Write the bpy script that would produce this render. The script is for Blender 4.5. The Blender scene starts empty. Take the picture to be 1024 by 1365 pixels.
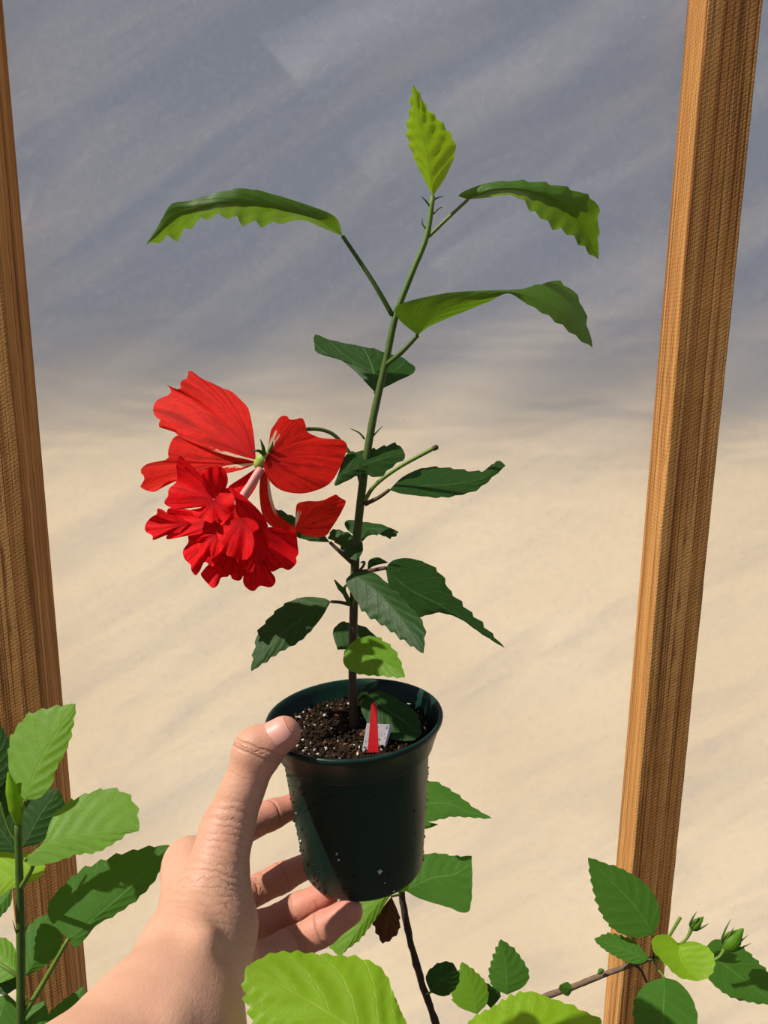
import bpy, bmesh, math, random
import numpy as np
from mathutils import Vector, Matrix

random.seed(7); np.random.seed(7)
S = bpy.context.scene
COL = S.collection

# ------------------------------------------------------------------ camera
FPX = 1031.0
PITCH, ROLL = math.radians(12.3), 0.0093
CAM = np.array((0.0, 0.0, 1.5))
Fv = np.array((0, math.cos(PITCH), -math.sin(PITCH)))
U0 = np.array((0, math.sin(PITCH), math.cos(PITCH)))
X0 = np.array((1.0, 0, 0))
Rv = X0 * math.cos(ROLL) + U0 * math.sin(ROLL)
Uv = U0 * math.cos(ROLL) - X0 * math.sin(ROLL)
cd = bpy.data.cameras.new('camera'); cam = bpy.data.objects.new('camera', cd); COL.objects.link(cam)
M = Matrix(((Rv[0], Uv[0], -Fv[0], CAM[0]), (Rv[1], Uv[1], -Fv[1], CAM[1]), (Rv[2], Uv[2], -Fv[2], CAM[2]), (0, 0, 0, 1)))
cam.matrix_world = M
cd.sensor_fit = 'AUTO'; cd.sensor_width = 36.0; cd.lens = 36.0 * FPX / 1365.0
cd.clip_start = 0.02; cd.clip_end = 500
S.camera = cam

# ------------------------------------------------------------------ world, sun, exposure
w = bpy.data.worlds.new('world'); S.world = w; w.use_nodes = True
bg = w.node_tree.nodes['Background']
bg.inputs[0].default_value = (0.72, 0.80, 1.0, 1); bg.inputs[1].default_value = 0.29
SUN_TO = Vector((-0.66, -0.10, 0.80)).normalized()      # towards the sun
sl = bpy.data.lights.new('sun', 'SUN'); sl.energy = 5.2; sl.angle = math.radians(0.9); sl.color = (1.0, 0.93, 0.82)
sun = bpy.data.objects.new('sun', sl); COL.objects.link(sun)
sun.rotation_euler = SUN_TO.to_track_quat('Z', 'Y').to_euler(); sun.location = (-3, -2, 5)
S.view_settings.view_transform = 'Standard'; S.view_settings.look = 'None'
S.view_settings.gamma = 1.0; S.view_settings.use_curve_mapping = False
S.view_settings.exposure = 0.0
S.cycles.use_denoising = True
S.cycles.max_bounces = 10; S.cycles.transparent_max_bounces = 8

# ------------------------------------------------------------------ helpers
def P(x, y, d):
    """a pixel of the 1024x1365 photograph at depth d (metres) -> world point"""
    return CAM + d * Fv + Rv * ((x - 512.0) / FPX * d) + Uv * ((682.5 - y) / FPX * d)

def PY(x, y, Y):
    r = Fv + Rv * ((x - 512.0) / FPX) + Uv * ((682.5 - y) / FPX)
    return CAM + r * (Y / r[1])

def tag(o, label=None, cat=None, group=None, kind=None):
    if label: o['label'] = label
    if cat: o['category'] = cat
    if group: o['group'] = group
    if kind: o['kind'] = kind
    return o

def empty(name, loc):
    o = bpy.data.objects.new(name, None); COL.objects.link(o)
    o.location = Vector(loc); o.empty_display_size = 0.02
    return o

WLOC = {}
def wl(o):
    p = np.zeros(3)
    while o is not None:
        p = p + np.array(o.location); o = o.parent
    return p

def mesh_obj(name, verts, faces, mat, parent=None, uv=None, smooth=True, origin=None):
    v = np.asarray(verts, dtype=float)
    base = wl(parent) if parent is not None else np.zeros(3)
    org = np.asarray(origin, float) if origin is not None else base
    me = bpy.data.meshes.new(name)
    me.from_pydata((v - org).tolist(), [], [list(map(int, f)) for f in faces])
    me.update()
    if smooth: me.polygons.foreach_set('use_smooth', [True] * len(me.polygons))
    if uv is not None:
        ul = me.uv_layers.new(name='UVMap')
        li = np.zeros(len(me.loops), dtype=int); me.loops.foreach_get('vertex_index', li)
        ul.data.foreach_set('uv', np.asarray(uv)[li].ravel())
    if mat: me.materials.append(mat)
    o = bpy.data.objects.new(name, me); COL.objects.link(o)
    if parent is not None:
        o.parent = parent
    o.location = Vector(org - base)
    return o

def crom(pts, n):
    """Catmull-Rom through pts, n samples at even arc length"""
    p = np.asarray(pts, float)
    if len(p) == 2:
        t = np.linspace(0, 1, n)[:, None]; return p[0] * (1 - t) + p[1] * t
    q = np.vstack([2 * p[0] - p[1], p, 2 * p[-1] - p[-2]])
    out = []
    for i in range(1, len(q) - 2):
        t = np.linspace(0, 1, 24, endpoint=False)[:, None]
        a, b, c, d = q[i - 1], q[i], q[i + 1], q[i + 2]
        out.append(0.5 * (2 * b + (c - a) * t + (2 * a - 5 * b + 4 * c - d) * t ** 2 + (3 * b - a - 3 * c + d) * t ** 3))
    out = np.vstack(out + [p[-1:]])
    s = np.r_[0, np.cumsum(np.linalg.norm(np.diff(out, axis=0), axis=1))]
    u = np.linspace(0, s[-1], n)
    return np.stack([np.interp(u, s, out[:, k]) for k in range(out.shape[1])], 1)

def tube(name, pts, radii, mat, parent=None, n=24, seg=10, bump=0.0, origin=None):
    """pts: world points"""
    c = crom(pts, n); rr = np.interp(np.linspace(0, 1, n), np.linspace(0, 1, len(radii)), radii)
    tan = np.gradient(c, axis=0); tan /= np.linalg.norm(tan, axis=1)[:, None] + 1e-12
    up = np.array((0.31, 0.9, 0.2)); up = up - tan[0] * up.dot(tan[0]); up /= np.linalg.norm(up)
    V, Fc, UVs = [], [], []
    for i in range(n):
        up = up - tan[i] * up.dot(tan[i]); up /= np.linalg.norm(up)
        b = np.cross(tan[i], up)
        for k in range(seg):
            a = 2 * math.pi * k / seg
            r = rr[i] * (1 + bump * (random.random() - 0.5))
            V.append(c[i] + r * (math.cos(a) * up + math.sin(a) * b)); UVs.append((k / seg, i / (n - 1)))
    for i in range(n - 1):
        for k in range(seg):
            Fc.append((i * seg + k, i * seg + (k + 1) % seg, (i + 1) * seg + (k + 1) % seg, (i + 1) * seg + k))
    V.append(c[0] - tan[0] * rr[0] * 0.5); UVs.append((0, 0)); V.append(c[-1] + tan[-1] * rr[-1] * 0.5); UVs.append((0, 1))
    a, e = len(V) - 2, len(V) - 1
    for k in range(seg):
        Fc.append((a, (k + 1) % seg, k)); Fc.append((e, (n - 1) * seg + k, (n - 1) * seg + (k + 1) % seg))
    return mesh_obj(name, V, Fc, mat, parent, UVs, origin=origin)

# ------------------------------------------------------------------ materials
def newmat(name):
    m = bpy.data.materials.new(name); m.use_nodes = True
    nt = m.node_tree; nt.nodes.clear()
    return m, nt
def N(nt, t, **kw):
    n = nt.nodes.new(t)
    for k, v in kw.items():
        if k.startswith('i_'): n.inputs[k[2:].replace('_', ' ')].default_value = v
        else: setattr(n, k, v)
    return n
def mth(nt, op, a, b=None, c=None, clamp=False):
    n = nt.nodes.new('ShaderNodeMath'); n.operation = op; n.use_clamp = clamp
    for i, v in enumerate((a, b, c)):
        if v is None: continue
        if isinstance(v, (int, float)): n.inputs[i].default_value = v
        else: nt.links.new(v, n.inputs[i])
    return n.outputs[0]
def mixc(nt, f, a, b, mode='MIX'):
    n = nt.nodes.new('ShaderNodeMix'); n.data_type = 'RGBA'; n.blend_type = mode
    for sock, v in ((n.inputs[0], f), (n.inputs[6], a), (n.inputs[7], b)):
        if isinstance(v, (int, float)): sock.default_value = v
        elif isinstance(v, tuple): sock.default_value = (*v, 1) if len(v) == 3 else v
        else: nt.links.new(v, sock)
    return n.outputs[2]
def ramp(nt, f, stops):
    n = nt.nodes.new('ShaderNodeValToRGB'); cr = n.color_ramp
    while len(cr.elements) < len(stops): cr.elements.new(0.5)
    for e, (p, c) in zip(cr.elements, stops):
        e.position = p; e.color = (*c, 1) if len(c) == 3 else c
    nt.links.new(f, n.inputs[0]); return n.outputs[0]
def noise(nt, vec, scale, detail=4, rough=0.55, dist=0.0):
    n = nt.nodes.new('ShaderNodeTexNoise'); n.inputs['Scale'].default_value = scale
    n.inputs['Detail'].default_value = detail; n.inputs['Roughness'].default_value = rough; n.inputs['Distortion'].default_value = dist
    if vec is not None: nt.links.new(vec, n.inputs['Vector'])
    return n.outputs[0]
def mapped(nt, src, scale=(1, 1, 1), rot=(0, 0, 0)):
    n = nt.nodes.new('ShaderNodeMapping'); n.inputs['Scale'].default_value = scale; n.inputs['Rotation'].default_value = rot
    nt.links.new(src, n.inputs['Vector']); return n.outputs[0]
def bumpn(nt, h, strength, dist):
    n = nt.nodes.new('ShaderNodeBump'); n.inputs['Strength'].default_value = strength; n.inputs['Distance'].default_value = dist
    nt.links.new(h, n.inputs['Height']); return n.outputs[0]
def princ(nt, col, rough, normal=None, spec=0.5, **kw):
    n = nt.nodes.new('ShaderNodeBsdfPrincipled')
    if isinstance(col, tuple): n.inputs['Base Color'].default_value = (*col, 1)
    else: nt.links.new(col, n.inputs['Base Color'])
    if isinstance(rough, (int, float)): n.inputs['Roughness'].default_value = rough
    else: nt.links.new(rough, n.inputs['Roughness'])
    n.inputs['Specular IOR Level'].default_value = spec
    if normal is not None: nt.links.new(normal, n.inputs['Normal'])
    for k, v in kw.items(): n.inputs[k.replace('_', ' ')].default_value = v
    return n.outputs[0]
def out(nt, sh):
    o = nt.nodes.new('ShaderNodeOutputMaterial'); nt.links.new(sh, o.inputs[0])
def mixs(nt, f, a, b):
    n = nt.nodes.new('ShaderNodeMixShader')
    if isinstance(f, (int, float)): n.inputs[0].default_value = f
    else: nt.links.new(f, n.inputs[0])
    nt.links.new(a, n.inputs[1]); nt.links.new(b, n.inputs[2]); return n.outputs[0]

def leaf_mat(name, col, trans, tf=0.35, rough=0.38, spec=0.45, vein=0.35):
    m, nt = newmat(name)
    uv = N(nt, 'ShaderNodeUVMap').outputs[0]
    sep = N(nt, 'ShaderNodeSeparateXYZ'); nt.links.new(uv, sep.inputs[0])
    u, v = sep.outputs[0], sep.outputs[1]
    s = mth(nt, 'MULTIPLY', mth(nt, 'ABSOLUTE', mth(nt, 'SUBTRACT', u, 0.5)), 2.0)
    nz = noise(nt, mapped(nt, uv, (3, 5, 1)), 3.0, 3)
    arg = mth(nt, 'ADD', mth(nt, 'MULTIPLY', mth(nt, 'SUBTRACT', v, mth(nt, 'MULTIPLY', s, 0.30)), 6.5), mth(nt, 'MULTIPLY', nz, 0.25))
    fr = mth(nt, 'ABSOLUTE', mth(nt, 'SUBTRACT', mth(nt, 'FRACT', arg), 0.5))
    sv = mth(nt, 'SUBTRACT', 1.0, mth(nt, 'DIVIDE', mth(nt, 'SUBTRACT', 0.5, fr), 0.04), clamp=True)
    mid = mth(nt, 'SUBTRACT', 1.0, mth(nt, 'DIVIDE', s, 0.04), clamp=True)
    fine = N(nt, 'ShaderNodeTexVoronoi', feature='DISTANCE_TO_EDGE'); fine.inputs['Scale'].default_value = 1.0
    nt.links.new(mapped(nt, uv, (26, 34, 1)), fine.inputs['Vector'])
    fv = mth(nt, 'SUBTRACT', 1.0, mth(nt, 'DIVIDE', fine.outputs[0], 0.07), clamp=True)
    vm = mth(nt, 'MAXIMUM', mth(nt, 'MAXIMUM', mth(nt, 'MULTIPLY', sv, 0.6), mid), mth(nt, 'MULTIPLY', fv, 0.12))
    tc = N(nt, 'ShaderNodeTexCoord')
    big = noise(nt, tc.outputs['Object'], 60, 4)
    c0 = mixc(nt, big, tuple(0.75 * x for x in col), tuple(min(1, 1.25 * x) for x in col))
    veinc = tuple(min(1, 0.55 * a + 0.45 * b + 0.06) for a, b in zip(trans, col))
    c1 = mixc(nt, mth(nt, 'MULTIPLY', vm, vein), c0, veinc)
    h = mth(nt, 'ADD', mth(nt, 'MULTIPLY', vm, -1.0), mth(nt, 'MULTIPLY', noise(nt, mapped(nt, uv, (40, 60, 1)), 1.0, 3), 0.5))
    nor = bumpn(nt, h, 0.35, 0.0006)
    pr = princ(nt, c1, rough, nor, spec)
    tr = N(nt, 'ShaderNodeBsdfTranslucent'); nt.links.new(nor, tr.inputs['Normal'])
    tcol = mixc(nt, mth(nt, 'MULTIPLY', vm, 0.45), trans, tuple(0.5 * x for x in trans))
    nt.links.new(mixc(nt, mth(nt, 'MULTIPLY', big, 0.5), tcol, col), tr.inputs[0])
    out(nt, mixs(nt, tf, pr, tr.outputs[0])); return m

LEAF = {
    'dark':   leaf_mat('leaf_dark_green', (0.018, 0.058, 0.009), (0.10, 0.25, 0.01), 0.16, 0.42, 0.18, 0.5),
    'mid':    leaf_mat('leaf_mid_green', (0.050, 0.150, 0.018), (0.18, 0.40, 0.012), 0.28, 0.48, 0.15, 0.5),
    'bright': leaf_mat('leaf_bright_green', (0.125, 0.29, 0.018), (0.36, 0.62, 0.02), 0.38, 0.45, 0.25),
    'young':  leaf_mat('leaf_yellow_green', (0.22, 0.41, 0.014), (0.50, 0.78, 0.02), 0.42, 0.45, 0.25),
    'under':  leaf_mat('leaf_glowing_green', (0.055, 0.15, 0.012), (0.20, 0.36, 0.008), 0.45, 0.38, 0.45, 0.5),
    'dead':   leaf_mat('leaf_dead_brown', (0.09, 0.035, 0.012), (0.2, 0.07, 0.015), 0.2, 0.7, 0.2),
}

def petal_mat(name, col, trans, white=0.0, tf=0.3):
    m, nt = newmat(name)
    uv = N(nt, 'ShaderNodeUVMap').outputs[0]
    sep = N(nt, 'ShaderNodeSeparateXYZ'); nt.links.new(uv, sep.inputs[0]); u, v = sep.outputs[0], sep.outputs[1]
    vein = noise(nt, mapped(nt, uv, (30, 1.3, 1)), 1.0, 3, 0.6, 0.5)
    vm = ramp(nt, vein, [(0.36, (1, 1, 1)), (0.50, (0, 0, 0))])
    net = noise(nt, mapped(nt, uv, (40, 14, 1)), 1.0, 3, 0.6, 0.6)
    c = mixc(nt, mth(nt, 'MULTIPLY', vm, 0.7), col, tuple(0.30 * x for x in col))
    c = mixc(nt, ramp(nt, net, [(0.35, (0.45,) * 3), (0.6, (0, 0, 0))]), c, tuple(0.55 * x for x in col))
    c = mixc(nt, ramp(nt, v, [(0.05, (0.75,) * 3), (0.55, (0, 0, 0))]), c, (0.30, 0.004, 0.010))
    wn = noise(nt, mapped(nt, uv, (22, 2.6, 1)), 1.0, 4, 0.7)
    eu = mth(nt, 'MULTIPLY', mth(nt, 'SUBTRACT', 0.5, u), 2.0)
    side = ramp(nt, eu, [(0.36, (0, 0, 0)), (0.56, (1, 1, 1))])
    lo = ramp(nt, v, [(0.50, (1, 1, 1)), (1.0, (0, 0, 0))])
    wm = mth(nt, 'MULTIPLY', mth(nt, 'MULTIPLY', wn, lo), side)
    wm = mth(nt, 'MULTIPLY', ramp(nt, wm, [(0.36, (0, 0, 0)), (0.43, (1, 1, 1))]), white)
    c = mixc(nt, wm, c, (0.80, 0.62, 0.42))
    h = mth(nt, 'ADD', vein, mth(nt, 'MULTIPLY', net, 0.5))
    nor = bumpn(nt, h, 0.45, 0.0009)
    pr = princ(nt, c, 0.55, nor, 0.06)
    tr = N(nt, 'ShaderNodeBsdfTranslucent'); nt.links.new(nor, tr.inputs['Normal'])
    nt.links.new(mixc(nt, wm, mixc(nt, mth(nt, 'MULTIPLY', vm, 0.6), trans, tuple(0.35 * x for x in trans)), (0.75, 0.6, 0.4)), tr.inputs[0])
    out(nt, mixs(nt, tf, pr, tr.outputs[0])); return m
PETAL = petal_mat('petal_red', (0.84, 0.008, 0.012), (0.90, 0.010, 0.014), 0.0, 0.28)
PETALW = petal_mat('petal_red_cream_streaked', (0.84, 0.020, 0.014), (0.90, 0.035, 0.014), 1.0, 0.32)

def simple(name, col, rough=0.5, spec=0.4, var=0.25, scale=80, bump=0.0, bdist=0.0005, **kw):
    m, nt = newmat(name)
    tc = N(nt, 'ShaderNodeTexCoord').outputs['Object']
    nz = noise(nt, tc, scale, 4)
    c = mixc(nt, nz, tuple(x * (1 - var) for x in col), tuple(min(1, x * (1 + var)) for x in col))
    nor = bumpn(nt, nz, bump, bdist) if bump else None
    out(nt, princ(nt, c, rough, nor, spec, **kw)); return m
GREY_ = 0
STEMG = simple('stem_green', (0.065, 0.12, 0.018), 0.5, 0.3, 0.3, 120)
STEMB = simple('stem_brown', (0.09, 0.055, 0.03), 0.7, 0.25, 0.45, 260, 0.6, 0.0006)
BARK = simple('bark_dark', (0.055, 0.035, 0.024), 0.85, 0.2, 0.5, 300, 0.9, 0.001)
BARKL = simple('bark_grey_brown', (0.17, 0.11, 0.075), 0.8, 0.2, 0.5, 250, 0.8, 0.0008)
PETI = simple('petiole_green', (0.13, 0.22, 0.03), 0.5, 0.3, 0.2, 150)
CALYX = simple('calyx_yellow_green', (0.30, 0.42, 0.06), 0.5, 0.3, 0.2, 120)
COLUMN = simple('column_pink', (0.75, 0.30, 0.26), 0.5, 0.3, 0.3, 160)
# two-tone main stem: brown at foot, green above
m, nt = newmat('stem_brown_to_green')
uvn = N(nt, 'ShaderNodeUVMap').outputs[0]; sp = N(nt, 'ShaderNodeSeparateXYZ'); nt.links.new(uvn, sp.inputs[0])
tcn = N(nt, 'ShaderNodeTexCoord').outputs['Object']; nz = noise(nt, tcn, 220, 4)
g = ramp(nt, mth(nt, 'ADD', sp.outputs[1], mth(nt, 'MULTIPLY', mth(nt, 'SUBTRACT', nz, 0.5), 0.12)),
         [(0.20, (0.085, 0.050, 0.030)), (0.36, (0.055, 0.085, 0.014)), (0.8, (0.085, 0.16, 0.02)), (1.0, (0.15, 0.27, 0.03))])
out(nt, princ(nt, mixc(nt, nz, mixc(nt, 0.35, g, (0.03, 0.03, 0.01)), g), 0.55, bumpn(nt, nz, 0.4, 0.0004), 0.3)); STEM = m

# ------------------------------------------------------------------ setting: film wall, ground, posts
GZ = -0.55
YF, YW = 1.45, 1.545           # post front plane, film plane
m, nt = newmat('sandy_ground')
tc = N(nt, 'ShaderNodeTexCoord').outputs['Object']
c = ramp(nt, noise(nt, tc, 0.9, 6), [(0.35, (0.64, 0.50, 0.33)), (0.65, (0.82, 0.68, 0.48))])
out(nt, princ(nt, c, 0.95, bumpn(nt, noise(nt, tc, 14, 6), 0.4, 0.02), 0.1)); GROUND = m
tag(mesh_obj('ground', [(-60, 1.57, GZ), (60, 1.57, GZ), (60, 140, GZ), (-60, 140, GZ)], [(0, 1, 2, 3)], GROUND, smooth=False), 'pale sandy ground outside the greenhouse film', kind='structure')
tag(mesh_obj('floor', [(-60, -20, GZ), (60, -20, GZ), (60, 1.57, GZ), (-60, 1.57, GZ)], [(0, 1, 2, 3)], simple('damp_soil_floor', (0.10, 0.08, 0.06), 0.95, 0.1, 0.4, 6), smooth=False), kind='structure')
V, Fc = [], []
for i in range(121):
    x = -60 + i
    h_ = 1.6 + 0.5 * math.sin(i * 0.9) + 0.35 * math.sin(i * 2.3 + 1) + 0.25 * random.random()
    for yy, zz in ((27.0, GZ), (28.5, GZ + 0.6 * (h_ - GZ)), (31.0, h_), (37.0, h_ * 0.9), (40.0, GZ)): V.append((x, yy + 0.5 * math.sin(i * 1.7), zz))
for i in range(120):
    for k in range(4): Fc.append((i * 5 + k, i * 5 + k + 1, i * 5 + k + 6, i * 5 + k + 5))
tag(mesh_obj('hills', V, Fc, simple('scrub_hill', (0.21, 0.21, 0.22), 0.95, 0.1, 0.4, 1.2)), 'low grey scrub ridge beyond the greenhouse film', kind='structure')

m, nt = newmat('greenhouse_film')
tc = N(nt, 'ShaderNodeTexCoord').outputs['Object']
fold = noise(nt, mapped(nt, tc, (1.0, 1, 3.6), (0, math.radians(-38), 0)), 2.6, 2, 0.5, 0.3)
weave = noise(nt, mapped(nt, tc, (60, 1, 9)), 4.0, 3)
speck = N(nt, 'ShaderNodeTexVoronoi'); speck.inputs['Scale'].default_value = 85; nt.links.new(tc, speck.inputs['Vector'])
drop = mth(nt, 'SUBTRACT', 1.0, mth(nt, 'DIVIDE', speck.outputs[0], 0.17), clamp=True)
h = mth(nt, 'ADD', mth(nt, 'MULTIPLY', fold, 0.5), mth(nt, 'MULTIPLY', drop, 0.02))
nor = bumpn(nt, h, 0.25, 0.05)
rf = N(nt, 'ShaderNodeBsdfRefraction'); rf.inputs['Roughness'].default_value = 0.50; rf.inputs['IOR'].default_value = 1.36
rf.inputs['Color'].default_value = (0.90, 0.90, 0.90, 1); nt.links.new(nor, rf.inputs['Normal'])
tl = N(nt, 'ShaderNodeBsdfTranslucent'); tl.inputs[0].default_value = (0.68, 0.76, 0.88, 1)
df = N(nt, 'ShaderNodeBsdfDiffuse'); df.inputs[0].default_value = (0.75, 0.76, 0.78, 1); nt.links.new(nor, df.inputs['Normal'])
gl = N(nt, 'ShaderNodeBsdfGlossy'); gl.inputs['Roughness'].default_value = 0.42; gl.inputs[0].default_value = (0.9, 0.9, 0.9, 1); nt.links.new(nor, gl.inputs['Normal'])
haze = noise(nt, mapped(nt, mapped(nt, tc, (1, 1, 1), (0, math.radians(33), 0)), (0.7, 1, 3.8)), 2.3, 6, 0.58, 0.7)
mott = noise(nt, tc, 70, 4, 0.7)
hz = mth(nt, 'ADD', mth(nt, 'MULTIPLY', ramp(nt, haze, [(0.45, (0, 0, 0)), (0.78, (1, 1, 1))]), 0.42), mth(nt, 'MULTIPLY', ramp(nt, mott, [(0.45, (0, 0, 0)), (0.75, (1, 1, 1))]), 0.18))
hz = mth(nt, 'ADD', hz, mth(nt, 'MULTIPLY', drop, 0.35))
sh = mixs(nt, mth(nt, 'ADD', 0.06, hz, clamp=True), rf.outputs[0], tl.outputs[0])
sh = mixs(nt, mth(nt, 'ADD', 0.10, mth(nt, 'MULTIPLY', drop, 0.12)), sh, df.outputs[0])
sh = mixs(nt, 0.05, sh, gl.outputs[0])
out(nt, sh); FILM = m
nx, nz_ = 360, 150
V, Fc = [], []
for j in range(nz_ + 1):
    for i in range(nx + 1):
        x = -4.0 + 8.0 * i / nx; z = GZ - 0.02 + (2.62 - GZ) * j / nz_
        q = (z - 0.75 * x)
        up = max(0.0, min(1.0, (z - 1.2) / 0.9))
        y = YW + 0.010 * math.sin(q * 9 + 1.3 * math.sin(x * 2.1)) * (0.25 + up) + 0.006 * math.sin(q * 21 + 2 * math.sin(z * 3 + x)) * (0.15 + up) + 0.006 * math.sin(x * 4.7 + z)
        y = max(y, YW - 0.001) if False else y + 0.018
        V.append((x, y, z))
for j in range(nz_):
    for i in range(nx):
        a = j * (nx + 1) + i; Fc.append((a, a + 1, a + nx + 2, a + nx + 1))
tag(mesh_obj('wall_back', V, Fc, FILM), 'translucent plastic greenhouse film wall with soft diagonal wrinkles', kind='structure')

m, nt = newmat('rough_sawn_timber')
tc = N(nt, 'ShaderNodeTexCoord').outputs['Object']
grain = noise(nt, mapped(nt, tc, (130, 130, 2.2)), 1.0, 5, 0.6, 0.8)
band = noise(nt, mapped(nt, tc, (38, 38, 0.9)), 1.0, 3, 0.5, 1.2)
saw = N(nt, 'ShaderNodeTexWave'); saw.wave_type = 'BANDS'; saw.bands_direction = 'Z'
saw.inputs['Scale'].default_value = 48; saw.inputs['Distortion'].default_value = 6; saw.inputs['Detail'].default_value = 3; saw.inputs['Detail Scale'].default_value = 6
nt.links.new(mapped(nt, tc, (1, 1, 1), (0, 0.55, 0)), saw.inputs['Vector'])
c = ramp(nt, band, [(0.28, (0.33, 0.135, 0.035)), (0.5, (0.50, 0.235, 0.065)), (0.72, (0.64, 0.34, 0.11))])
line = noise(nt, mapped(nt, tc, (190, 190, 1.1)), 1.0, 2, 0.5, 0.35)
c = mixc(nt, ramp(nt, grain, [(0.36, (0.5, 0.5, 0.5)), (0.52, (0, 0, 0))]), c, (0.20, 0.08, 0.022))
c = mixc(nt, ramp(nt, line, [(0.38, (0.8, 0.8, 0.8)), (0.47, (0, 0, 0))]), c, (0.13, 0.045, 0.012))
h = mth(nt, 'ADD', mth(nt, 'ADD', mth(nt, 'MULTIPLY', line, 0.9), mth(nt, 'MULTIPLY', grain, 0.3)), mth(nt, 'MULTIPLY', saw.outputs['Fac'], 0.28))
out(nt, princ(nt, c, 0.8, bumpn(nt, h, 0.55, 0.003), 0.2)); WOOD = m

def post(fx0, fx1, py, label):
    a, b = PY(fx0, py, YF)[0], PY(fx1, py, YF)[0]
    n = 80; V, Fc = [], []
    for j in range(n + 1):
        z = GZ - 0.02 + (2.62 - GZ) * j / n
        r = 0.003
        ring = [(a + r, YF), (b - r, YF), (b, YF + r), (b, YW), (a, YW), (a, YF + r)]
        for k, (x, y) in enumerate(ring):
            jx = (random.random() - 0.5) * 0.0012 if k in (0, 1, 2, 5) else 0
            V.append((x + jx, y + jx * 0.6, z))
    for j in range(n):
        for k in range(6):
            Fc.append((j * 6 + k, j * 6 + (k + 1) % 6, (j + 1) * 6 + (k + 1) % 6, (j + 1) * 6 + k))
    Fc.append(tuple(range(5, -1, -1))); Fc.append(tuple(n * 6 + k for k in range(6)))
    o = mesh_obj('wooden_post', V, Fc, WOOD, smooth=False, origin=((a + b) / 2, (YF + YW) / 2, GZ))
    tag(o, label, 'post')
post(17, 81, 1210, 'square wooden post behind the hibiscus sprig with one upright green stem')
post(882, 947, 700, 'square wooden post with a brightly sunlit narrow side, behind the branch with green buds')

# ------------------------------------------------------------------ leaves and petals
def sheet(name, parent, mid, left, right, D, a=0.0, b=0.0, fold=0.0, arch=0.0, teeth=0, amp=0.0, mat=None,
          droop=0.0, quilt=0.0, tstart=0.22, fan=False, ruf=0.0, rfreq=3.0, seed=0, scal=0.0, nt_=None, cup=0.0, bend=None, ampl=1.0):
    """leaf or petal from its midrib and both margins; a, b: slope of its plane (right, up) away from the camera"""
    rnd = random.Random(seed + int(mid[0][0] * 13 + mid[-1][1]))
    nu = 8 if not fan else 20
    nr = nt_ or (max(teeth, 8) * 4 + 1 if not fan else 33)
    cm, cl, cr_ = crom(mid, nr), crom(left, nr), crom(right, nr)
    x0, y0 = mid[0]; px = D / FPX
    V, UVs = [], []
    ph = [rnd.uniform(0, 6.28) for _ in range(6)]
    tjit = [rnd.uniform(0.7, 1.25) for _ in range(200)]
    for i in range(nr):
        t = i / (nr - 1)
        m_, l_, r_ = cm[i].copy(), cl[i].copy(), cr_[i].copy()
        if teeth and 0.10 < t < 0.995:
            for e, sgn in ((l_, 0), (r_, 1)):
                o = e - m_; L = np.linalg.norm(o) + 1e-9
                f = t * teeth + 0.37 * sgn; k = int(f); fr = f - k
                wv = fr / 0.75 if fr < 0.75 else (1 - fr) / 0.25
                tv = (cm[min(i + 1, nr - 1)] - cm[max(i - 1, 0)]); tv = tv / (np.linalg.norm(tv) + 1e-9)
                e += (o / L * wv + tv * wv * 0.4) * amp * (1.0 if sgn else ampl) * tjit[k + 40 * sgn] * min(1, max(0, t - tstart) * 6) * min(1, (1 - t) * 8 + 0.15)
        for j in range(-nu, nu + 1):
            u = j / nu; s = abs(u)
            if fan:
                p = l_ * (u * (u - 1) / 2) + m_ * (1 - u * u) + r_ * (u * (u + 1) / 2)
                lin = (l_ if u < 0 else r_) * s + m_ * (1 - s)
                p = 0.55 * p + 0.45 * lin if t > 0.25 else lin
            else:
                p = (l_ if u < 0 else r_) * s + m_ * (1 - s)
            be = b if bend is None else bend[0] + (bend[1] - bend[0]) * min(1, max(0, (t - .4) / .25))
            d = D + (a * (p[0] - x0) + b * (y0 - m_[1]) + be * (m_[1] - p[1])) * px
            d += 0.001 * (arch * math.sin(math.pi * t) + fold * s ** 1.3 * math.sin(math.pi * min(1, t * 0.9 + 0.08)) + droop * t * t + cup * s * s * t)
            if quilt:
                d += 0.001 * quilt * math.sin((t - 0.30 * s) * 6.5 * 2 * math.pi) * min(1, s * 3) * (1 - s * 0.5) * min(1, t * 5) * min(1, (1 - t) * 5)
            if ruf:
                e = t ** 2.2
                d += 0.001 * ruf * e * (math.sin(u * rfreq * 1.5 + ph[0] + 1.2 * t) + 0.4 * math.sin(u * rfreq * 3.4 + ph[1] + 2 * t))
                rr = e * 0.5 * ruf * 0.001 / px
                p = p + np.array((math.sin(u * rfreq * 1.7 + ph[2]), math.cos(u * rfreq * 1.9 + ph[3]))) * rr
            if scal and t > 0.6:
                ax = cm[-1] - cm[-6]; ax = ax / (np.linalg.norm(ax) + 1e-9)
                sc = (abs(math.sin(u * rfreq * 1.3 + ph[4])) ** 0.6 - 0.65) + 0.16 * math.sin(u * rfreq * 5 + ph[5]) - 0.55 * max(0, abs(u) - 0.6) / 0.4
                p = p + ax * scal * sc * ((t - 0.6) / 0.4) ** 1.5
            V.append(P(p[0], p[1], d)); UVs.append((0.5 + u / 2, t))
    W = 2 * nu + 1; Fc = []
    for i in range(nr - 1):
        for j in range(W - 1):
            q = i * W + j; Fc.append((q, q + 1, q + W + 1, q + W))
    return mesh_obj(name, V, Fc, mat, parent, UVs, origin=P(mid[0][0], mid[0][1], D))

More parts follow.
